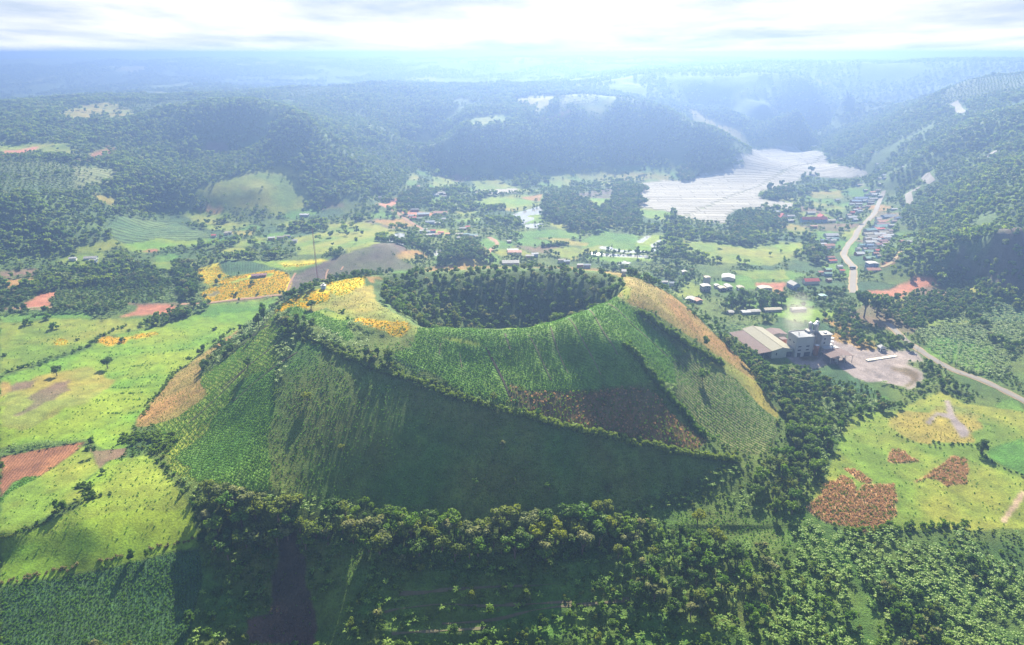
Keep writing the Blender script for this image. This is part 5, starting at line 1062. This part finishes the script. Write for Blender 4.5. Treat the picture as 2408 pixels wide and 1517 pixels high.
# ------------------------------------------------------------------ factory
FO = (229.0, 549.0); FA = math.radians(11); FZ = float(ground(240, 575))
def fl(s, t): return FO[0]+math.cos(FA)*s-math.sin(FA)*t, FO[1]+math.sin(FA)*s+math.cos(FA)*t
for s_ in np.arange(-16, 68, 2.5):
    for t_ in np.arange(-24, 54, 2.5):
        if t_ > 20 and s_ > 42: continue
        clear(*fl(s_, t_), 1.5)
def fempty(name, s, t, label, cat='factory building', rz=0.0):
    x, y = fl(s, t); o = empty(name, x, y, z=FZ, rz=FA+rz); tag(o, label, cat, 'factory buildings'); return o
CREAMR = plain('roof_sheet_cream', (.24, .23, .185), .85, spec=.1, var=.10, sc=.3, stripe=('Y', 3)); BROWNR = plain('roof_sheet_brown', (.16, .12, .115), .85, spec=.1, var=.18, sc=.25, stripe=('Y', 3)); SHW = plain('shed_wall', (.42, .44, .36), .85, var=.25, sc=.3)
o = fempty('factory_shed', 10, 0, 'long factory shed with pale cream gable roof', 'shed')
add_part('wall', gable_walls(20, 52, 7, 2.3, mat=SHW), o); add_part('roof', gable_roof(20, 52, 7, 2.3, mat=CREAMR), o); add_part('door', boxes('door', [(4.4, 9.6, -.12, .1, -.3, 4.6)], DARKM), o); add_part('window', boxes('window', [(-6, -4.9, -.1, .1, 2.2, 4.6)], DARKM), o)
add_part('ridge_cap', boxes('ridge_cap', [(-.35, .35, -.6, 52.6, 9.38, 9.55)], CREAMR), o)
o = fempty('lean_to_shed', 0, 0, 'open-fronted lean-to with faded brown roof beside the cream shed', 'shed')
add_part('roof', mesh('roof', [(-15, -.5, 5.3), (-.7, -.5, 6.7), (-.7, 50, 6.7), (-15, 50, 5.3), (-15, -.5, 5.1), (-.7, -.5, 6.5), (-.7, 50, 6.5), (-15, 50, 5.1)], [(0, 1, 2, 3), (4, 7, 6, 5), (0, 4, 5, 1), (0, 3, 7, 4), (1, 5, 6, 2), (2, 6, 7, 3)], BROWNR), o)
add_part('wall', boxes('wall', [(-14.8, -14.6, 1, 49.5, -1, 5.0), (-14.5, -.8, 49.3, 49.5, -1, 5.0)], SHW), o)
for i in range(8): add_part('post', boxes('post', [(-.15, .15, -.15, .15, -1, 5.1)], STEEL), o, (-14.4 if i < 4 else -7.5, [0, 12, 24, 36][i % 4], 0))
o = fempty('mill_building', 29.5, -2, 'tall grey block of the factory with rows of dark windows', 'factory building')
add_part('wall', boxes('wall', [(-8.2, 8.2, 0, 14, -1, 18.5), (-8.2, -7.8, 0, 14, 18.5, 19.4), (7.8, 8.2, 0, 14, 18.5, 19.4), (-7.8, 7.8, 13.6, 14, 18.5, 19.4)], CONC), o)
add_part('roof', boxes('roof', [(-8.6, 8.6, -.4, 14.4, 18.55, 18.75)], RM['grey']), o)
wmn = boxes('window', [(-1.5, 1.5, -.12, .1, 0, 1.1)], DARKM)
for zz in (5.6, 9.0, 12.0):
    for xx in (-4.4, 3.4): add_part('window', wmn, o, (xx, 0, zz if zz < 12 else 12.4)) if zz < 12 else None
add_part('door', boxes('door', [(-5.8, -2.6, -.12, .1, -.3, 3.6)], DARKM), o); add_part('door', boxes('door', [(.8, 6.6, -.12, .1, -.3, 3.8)], DARKM), o)
ws = boxes('window', [(-.1, .1, -1, 1, 0, 1.2)], DARKM)
for tt in (4, 10): add_part('window', ws, o, (-8.25, tt, 12))
add_part('vent_pipe', mesh('vent_pipe', *tube([(-3, 6, 18.5), (-3, 6, 20.4), (-3.6, 6, 21.2)], [.35, .35, .35], 8), STEEL), o)
o = fempty('filter_house', 39.5, 4, 'narrow box building with white slab roof between the grey block and the silos', 'factory building')
add_part('wall', boxes('wall', [(-3.4, 3.4, 0, 8, -1, 15.6), (-3.2, 2.2, 1.5, 7, 16.2, 20.2)], CONC), o); add_part('roof', boxes('roof', [(-3.9, 4.1, -.4, 8.6, 15.65, 15.95), (-3.6, 2.7, 1.0, 7.4, 20.25, 20.5)], RM['white']), o)
for xx in (-1.8, 1.4): add_part('window', wmn, o, (xx, 0, 9), scale=(.5, 1, 1))
def silo(s, t, r, h, label):
    o = fempty('silo', s, t, label, 'silo')
    add_part('shell', mesh('shell', *tube([(0, 0, 3), (0, 0, 3.01), (0, 0, h)], [r*.3, r, r], 20), STEEL, True), o); add_part('lid', mesh('lid', *tube([(0, 0, h), (0, 0, h+.7), (0, 0, h+.9)], [r*1.04, r*.4, .02], 20), STEEL), o)
    add_part('hoop', mesh('hoop', *[sum(q, []) for q in zip(*[(v, [tuple(i+j*40 for i in f) for f in ff]) for j, (v, ff) in enumerate(tube([(0, 0, 3+(h-3)*k/6-.1), (0, 0, 3+(h-3)*k/6+.1)], [r*1.03]*2, 20) for k in range(1, 6))])], STEEL), o)
    for a in range(4): add_part('leg', boxes('leg', [(-.18, .18, -.18, .18, -1, 3.2)], STEEL), o, (math.cos(a*1.57+.78)*r*.85, math.sin(a*1.57+.78)*r*.85, 0))
    add_part('ladder', boxes('ladder', [(-.3, -.22, 0, .06, 3, h), (.22, .3, 0, .06, 3, h)]+[(-.22, .22, 0, .05, 3+k*.8, 3.06+k*.8) for k in range(int((h-3)/.8))], STEEL), o, (0, -r-.12, 0))
silo(42.2, 12, 1.7, 25.5, 'left one of the three tall steel silos'); silo(46.2, 10.5, 1.9, 25, 'middle silo, the nearest of the three tall ones'); silo(49.8, 13.5, 1.7, 25.5, 'right one of the three tall steel silos')
o = fempty('round_tank', 42.2, -1.5, 'rusty orange round tank beside the grey factory block', 'tank')
add_part('shell', mesh('shell', *tube([(0, 0, 0), (0, 0, .1), (0, 0, 9.5)], [.5, 2.1, 2.1], 18), RUSTM, True), o); add_part('lid', mesh('lid', *tube([(0, 0, 9.5), (0, 0, 9.8), (0, 0, 10.2)], [2.2, 2.2, .1], 18), STEEL), o)
o = fempty('kiln_tower', 54, 3, 'square concrete tower with pale overhanging roof right of the silos', 'factory building')
add_part('wall', boxes('wall', [(-4.6, 4.6, 0, 8, -1, 16.5)], CONC), o); add_part('roof', boxes('roof', [(-5.6, 5.4, -1.0, 8.8, 16.6, 17.0)], RM['white']), o); add_part('hatch', boxes('hatch', [(-1.2, 1.0, 2, 4, 17, 18.2)], STEEL), o)
for zz in (4, 8, 12): add_part('window', wmn, o, (-1.5, 0, zz), scale=(.5, 1, 1.4))
o = fempty('stair_scaffold', 60.6, 3, 'zigzag steel stair scaffold on the right of the concrete tower', 'stairs')
for k in range(4): add_part('platform', boxes('platform', [(-1.6, 1.6, 0, 3, 0, .18)], STEEL), o, (0, 0, 3+k*3.2))
for a, b in ((-1.5, .1), (1.5, .1), (-1.5, 2.9), (1.5, 2.9)): add_part('leg', boxes('leg', [(-.12, .12, -.12, .12, -1, 13.2)], STEEL), o, (a, b, 0))
for k in range(4): add_part('flight', mesh('flight', [(-1.2, .2, 0), (-1.2, 1.0, 0), (1.2, 1.0, 3.1), (1.2, .2, 3.1), (-1.2, .2, -.2), (-1.2, 1.0, -.2), (1.2, 1.0, 2.9), (1.2, .2, 2.9)], [(0, 1, 2, 3), (7, 6, 5, 4), (0, 3, 7, 4), (1, 5, 6, 2)], STEEL), o, (0, .3, k*3.2), (0, 0, 0), (1 if k % 2 else -1, 1, 1))
o = fempty('loading_block', 58, -2, 'low concrete loading block below the square tower', 'factory building')
add_part('wall', boxes('wall', [(-8, 6, 0, 4.8, -1, 5.2)], CONC), o); add_part('roof', boxes('roof', [(-8.3, 6.4, -.3, 5.2, 5.25, 5.5)], RM['grey']), o); add_part('chute', mesh('chute', [(-9, -1, .3), (-9, 1.2, .3), (-13, -2, 6.5), (-13, .2, 6.5), (-9, -1, -.1), (-9, 1.2, -.1), (-13, -2, 6.1), (-13, .2, 6.1)], [(0, 1, 3, 2), (4, 6, 7, 5), (0, 2, 6, 4), (1, 5, 7, 3)], CONC), o)
o = fempty('open_canopy', 54.5, -20.5, 'open canopy on posts with a low grey gable roof on the yard', 'canopy')
add_part('roof', gable_roof(22, 14, 5.6, 1.8, ov=.5, mat=BROWNR), o)
for a in (-10.5, -3.5, 3.5, 10.5):
    for b in (.3, 13.6): add_part('post', boxes('post', [(-.16, .16, -.16, .16, -1, 5.9)], STEEL), o, (a, b, 0))
for i, (s, t, q) in enumerate([(52, -17, 1.3), (56, -14, 1.0), (59.5, -17.5, 1.5)]):
    x, y = fl(s, t); b = bpy.data.objects.new('machine_crate', boxes('machine_crate', [(-q, q, -q*.6, q*.6, -.5, q*1.2), (-q*.5, q*.3, -q*.4, q*.4, q*1.2, q*1.7)], [STEEL, CONC, RM['white']][i])); COL.objects.link(b); b.location = (x, y, FZ); b.rotation_euler = (0, 0, i*.7)
    tag(b, ['grey steel machine under the left part of the canopy', 'concrete coloured bin at the back of the canopy', 'white machine box under the right part of the canopy'][i], 'machine')
o = fempty('rear_shed', 29, 38, 'low brown roofed shed behind the grey factory block', 'shed'); add_part('wall', gable_walls(18, 13, 4.5, 1.6, mat=SHW), o, rot=(0, 0, 0)); add_part('roof', gable_roof(18, 13, 4.5, 1.6, mat=BROWNR), o)
o = fempty('kiln_house', 24, 20, 'small hopper house squeezed between the cream shed and the grey block', 'factory building'); add_part('wall', boxes('wall', [(-2.6, 2.6, 0, 5, -1, 7.5)], RUSTM), o); add_part('roof', boxes('roof', [(-3, 3, -.4, 5.4, 7.55, 7.8)], BROWNR), o)
for i, (u, v, w, rf_, lb) in enumerate([(930, 650, 14, 'white', 'left one of the low white sheds under the dark tree row'), (1190, 622, 18, 'cream', 'middle low shed under the dark tree row, partly hidden by round trees'), (1560, 618, 15, 'white', 'right one of the low white sheds, behind the dust plume'), (650, 662, 5, 'white', 'tiny white store at the left end of the low sheds'), (850, 662, 8, 'grey', 'small grey shed in front of the white ones')]):
    x, y, z = hp('F', u+w/2/.0675*.5, v); house(x+w/2, y, 6, w, 2.8, math.pi/2+.12, rf_, 'grey', lb, 'low sheds behind the factory', cat='shed', rise=.8, name='storage_shed')
slabp = wp('R', '940,1330 1360,1262'); a, b = slabp; L_ = math.dist(a[:2], b[:2]); o = bpy.data.objects.new('concrete_ramp', boxes('concrete_ramp', [(0, L_, -1.4, 1.6, -.3, .9)], plain('ramp_concrete', (.62, .57, .46), .9))); COL.objects.link(o)
o.location = (a[0], a[1], a[2]); o.rotation_euler = (0, 0, math.atan2(b[1]-a[1], b[0]-a[0])); tag(o, 'long pale concrete ramp lying on the factory yard', 'ramp')
# ------------------------------------------------------------------ mast and poles
MR = plain('mast_red', (.30, .09, .07), .7); MW = plain('mast_white', (.35, .33, .33), .7)
x, y, z = hp('D', 747, 655); o = empty('radio_mast', x, y); dep = y*cp_+(CAM_H-z)*sp_; Hm = 112*dep/FPX/cp_
for k in range(3):
    ca_, sa_ = math.cos(k*2.094), math.sin(k*2.094); add_part('leg', mesh('leg', *tube([(ca_*.75, sa_*.75, -1), (ca_*.75, sa_*.75, Hm*.5), (ca_*.6, sa_*.6, Hm)], [.14, .14, .12], 4), MR), o)
for k in range(0, int(Hm/1.4)):
    zz = k*1.4; V = []; F = []
    for j in range(3):
        a0 = j*2.094; a1 = (j+1)*2.094; p0 = Vector((math.cos(a0)*.72, math.sin(a0)*.72, zz)); p1 = Vector((math.cos(a1)*.72, math.sin(a1)*.72, zz+(1.4 if k % 2 else 0))); q = Vector((0, 0, .12)); n = len(V); V += [tuple(p0), tuple(p1), tuple(p1+q), tuple(p0+q)]; F.append((n, n+1, n+2, n+3))
    add_part('brace', mesh('brace', V, F, MR if (k//4) % 2 else MW), o)
add_part('antenna', mesh('antenna', *tube([(0, 0, Hm), (0, 0, Hm+3)], [.1, .05], 5), MW), o); tag(o, 'tall thin lattice mast rising behind the hut on the crater rim', 'mast')
def upole(x, y, label, h=8.0):
    o = empty('utility_pole', x, y, rz=random.uniform(-.3, .3)); add_part('shaft', mesh('shaft', *tube([(0, 0, -.5), (0, 0, h)], [.17, .11], 7), CONC), o); add_part('crossarm', boxes('crossarm', [(-.9, .9, -.06, .06, h-.8, h-.65)], CONC), o); tag(o, label, 'utility pole', 'utility poles'); return o
for i, (u, v) in enumerate([(1640, 1262), (1340, 1050), (1500, 1030), (1960, 1330), (2190, 1440)]): upole(*hp('R', u, v)[:2], ['concrete pole where the yard opens onto the road', 'concrete pole at the hidden bend of the main road', 'concrete pole at the roadside opposite the banana field', 'concrete pole beside the main road past the yard entrance', 'concrete pole at the lower stretch of the main road'][i])
for i, (u, v) in enumerate([(905, 1180), (1200, 1300), (1200, 1200), (1085, 1020), (1290, 560)]): upole(*hp('V', u, v)[:2], ['pole between roofs left of the village road', 'pole right of the straight village road, lower one', 'pole right of the straight village road, upper one', 'pole at the village road bend', 'pole by the upper village road'][i], 9)
# ------------------------------------------------------------------ white plastic sheets over the vegetable beds
FILM = plain('plastic_film', (.30, .285, .25), .9, spec=.05, var=.16, sc=.06)
def sheets(poly, dy, lx, seed, gap=1.2, lift=.45, ang=.05, cut=None):
    r = random.Random(seed); xs = [p[0] for p in poly]; ys = [p[1] for p in poly]; root = None; n = 0; y = min(ys)
    root = bpy.data.objects.new('plastic_covered_field', None); COL.objects.link(root); root.location = (sum(xs)/len(xs), sum(ys)/len(ys), 0)
    while y < max(ys) and n < 290:
        h = dy*r.uniform(.75, 1.3); x = min(xs)-r.uniform(0, lx)
        while x < max(xs):
            w = lx*r.uniform(.5, 1.5); k = max(2, int(w/5)); px = np.linspace(x+gap*.4, x+w-gap*.4, k+1); V = []; F = []; wob = lambda q: math.sin(q*.013+seed)*6+q*ang*.1
            mids = (px[:-1]+px[1:])/2; yy = y+h/2; ok = inside(mids, np.array([yy+wob(q) for q in mids]), poly) & inside(mids, np.array([y+1+wob(q) for q in mids]), poly) & inside(mids, np.array([y+h-1+wob(q) for q in mids]), poly)
            if cut is not None: ok &= ~cut(mids, np.array([yy+wob(q) for q in mids]))
            for i in range(k):
                if not ok[i]: continue
                q = len(V)
                for (a, b) in ((px[i], y+gap*.5), (px[i+1], y+gap*.5), (px[i+1], y+h-gap*.5), (px[i], y+h-gap*.5)): V.append((a, b+wob(a), 0))
                F.append((q, q+1, q+2, q+3))
            if V:
                V = np.array(V); V[:, 2] = ground(V[:, 0], V[:, 1])+lift; rx_, ry_, _ = root.location; V[:, 0] -= rx_; V[:, 1] -= ry_
                lo = V.copy(); lo[:, 2] -= .7; m = len(V); FF = list(F)
                for f in F:
                    for a, b in zip(f, f[1:]+f[:1]): FF.append((a, a+m, b+m, b))
                add_part('plastic_sheet', mesh('plastic_sheet', np.concatenate([V, lo]), FF, FILM), root); n += 1
            x += w
        y += h
    return root, n
FP = [(a[0], a[1]) for a in WORLD_P[[i for i, p in enumerate(P) if p[0] == 'plastic_field'][1]]]
pa, pb = hit(1603, 512)[:2], hit(1885, 388)[:2]
def cut(x, y):
    dx, dy = pb[0]-pa[0], pb[1]-pa[1]; L = math.hypot(dx, dy); return np.abs((x-pa[0])*dy-(y-pa[1])*dx)/L < 3.5
o, n1 = sheets(FP, 15, 85, 3, cut=cut, gap=1.3); tag(o, 'big terraced field under white plastic sheets filling the valley floor', 'field')
P3 = [(a[0], a[1]) for a in WORLD_P[[i for i, p in enumerate(P) if p[0] == 'plastic_field'][0]]]; o, n2 = sheets(P3, 14, 90, 4); tag(o, 'small rectangular white plastic field left of the valley middle', 'field')
P4 = [(a[0], a[1]) for a in WORLD_P[[i for i, p in enumerate(P) if p[0] == 'plastic_field'][2]]]; o, n3 = sheets(P4, 16, 45, 5, gap=2.4); tag(o, 'patchwork of white plastic plots right of the big white field', 'field')
print('SHEETS', n1, n2, n3)
# ------------------------------------------------------------------ dust rising from the factory
dm, g = newmat('dust_plume'); q = g.nodes; out = q.new('ShaderNodeOutputMaterial'); pv = q.new('ShaderNodeVolumePrincipled'); tcx = q.new('ShaderNodeTexCoord'); gr = q.new('ShaderNodeTexGradient'); gr.gradient_type = 'SPHERICAL'
nz = q.new('ShaderNodeTexNoise'); nz.inputs['Scale'].default_value = 2.2; nz.inputs['Detail'].default_value = 3; ml = q.new('ShaderNodeMath'); ml.operation = 'MULTIPLY'; m2 = q.new('ShaderNodeMath'); m2.operation = 'MULTIPLY'; m2.inputs[1].default_value = .10
g.links.new(tcx.outputs['Object'], gr.inputs[0]); g.links.new(tcx.outputs['Object'], nz.inputs['Vector']); g.links.new(gr.outputs['Fac'], ml.inputs[0]); g.links.new(nz.outputs['Fac'], ml.inputs[1]); g.links.new(ml.outputs[0], m2.inputs[0]); g.links.new(m2.outputs[0], pv.inputs['Density'])
pv.inputs['Color'].default_value = (.95, .9, .88, 1); pv.inputs['Anisotropy'].default_value = .4; g.links.new(pv.outputs[0], out.inputs['Volume'])
bm_v, bm_f = [], []
for i in range(9):
    th = math.pi*i/8
    for j in range(14): bm_v.append((math.sin(th)*math.cos(j*2*math.pi/14), math.sin(th)*math.sin(j*2*math.pi/14), math.cos(th)))
for i in range(8):
    for j in range(14): a = i*14+j; b = i*14+(j+1) % 14; bm_f.append((a, a+14, b+14, b))
x, y = fl(29, 18); dust = bpy.data.objects.new('dust', mesh('dust', bm_v, bm_f, dm)); COL.objects.link(dust); dust.location = (x+3, y, 31); dust.scale = (15, 11, 24); dust['kind'] = 'stuff'

x, y, z = hp('V', 1112, 1160); o = empty('truck', x, y, z=z+.35, rz=1.5)
tv, tf = boxv(-1.1, 1.1, -3.6, 1.6, .7, 2.7); add_part('cargo_box', mesh('cargo_box', tv, tf, RM['blue-grey']), o)
add_part('cab', mesh('cab', [(-1.05, 1.7, .6), (1.05, 1.7, .6), (1.05, 3.4, .6), (-1.05, 3.4, .6), (-1.05, 1.7, 2.4), (1.05, 1.7, 2.4), (1.05, 2.9, 2.4), (-1.05, 2.9, 2.4), (-1.05, 3.4, 1.5), (1.05, 3.4, 1.5)], [(0, 3, 2, 1), (4, 5, 6, 7), (0, 1, 5, 4), (3, 8, 9, 2), (8, 7, 6, 9), (0, 4, 7, 8, 3), (1, 2, 9, 6, 5)], RM['dark']), o)
whl = mesh('wheel', [(p[2]-.14, p[0], p[1]) for p in tube([(0, 0, 0), (0, 0, .01), (0, 0, .28), (0, 0, .29)], [.05, .48, .48, .05], 12)[0]], tube([(0, 0, 0), (0, 0, .01), (0, 0, .28), (0, 0, .29)], [.05, .48, .48, .05], 12)[1], DARKM)
for a in (-1.0, 1.0):
    for b in (-2.4, 2.4): add_part('wheel', whl, o, (a, b, .48))
tag(o, 'dark small truck driving on the straight village road', 'truck')
for k, n in (('tree', 'woodland'), ('far', 'hillside_forest'), ('shrub', 'undergrowth'), ('banana', 'banana_groves'), ('crop', 'crop_leaves'), ('flower', 'wild_sunflowers'), ('rust', 'dry_scrub_stems'), ('rust2', 'withered_crop_stems'), ('grass', 'dry_grass')): build_stuff(k, n)

# ------------------------------------------------------------------ labels of look-alikes in a wood or row: counted from the left
ONES = ['', 'first', 'second', 'third', 'fourth', 'fifth', 'sixth', 'seventh', 'eighth', 'ninth', 'tenth', 'eleventh', 'twelfth', 'thirteenth', 'fourteenth', 'fifteenth', 'sixteenth', 'seventeenth', 'eighteenth', 'nineteenth']
def ordinal(n):
    if n < 20: return ONES[n]
    t, o_ = divmod(n, 10); b = ['', '', 'twent', 'thirt', 'fort'][t]
    return b+'ieth' if o_ == 0 else b+'y-'+ONES[o_]
same = {}
for o in list(bpy.data.objects):
    if o.parent is None and o.get('label') and o.get('category') in ('tree', 'banana plant'): same.setdefault(o['label'], []).append(o)
for lab, L in same.items():
    if 1 < len(L) < 50:
        L.sort(key=lambda o: project(o.location.x, o.location.y, o.location.z)[0])
        for i, o in enumerate(L):
            if 'crowned tree' in lab: o['label'] = ('leftmost' if i == 0 else ordinal(i+1)+' from the left')+' of the '+lab.replace('crowned tree', 'crowned trees')
            else: o['label'] = ('leftmost ' if i == 0 else ordinal(i+1)+' ')+lab+('' if i == 0 else ', from the left')
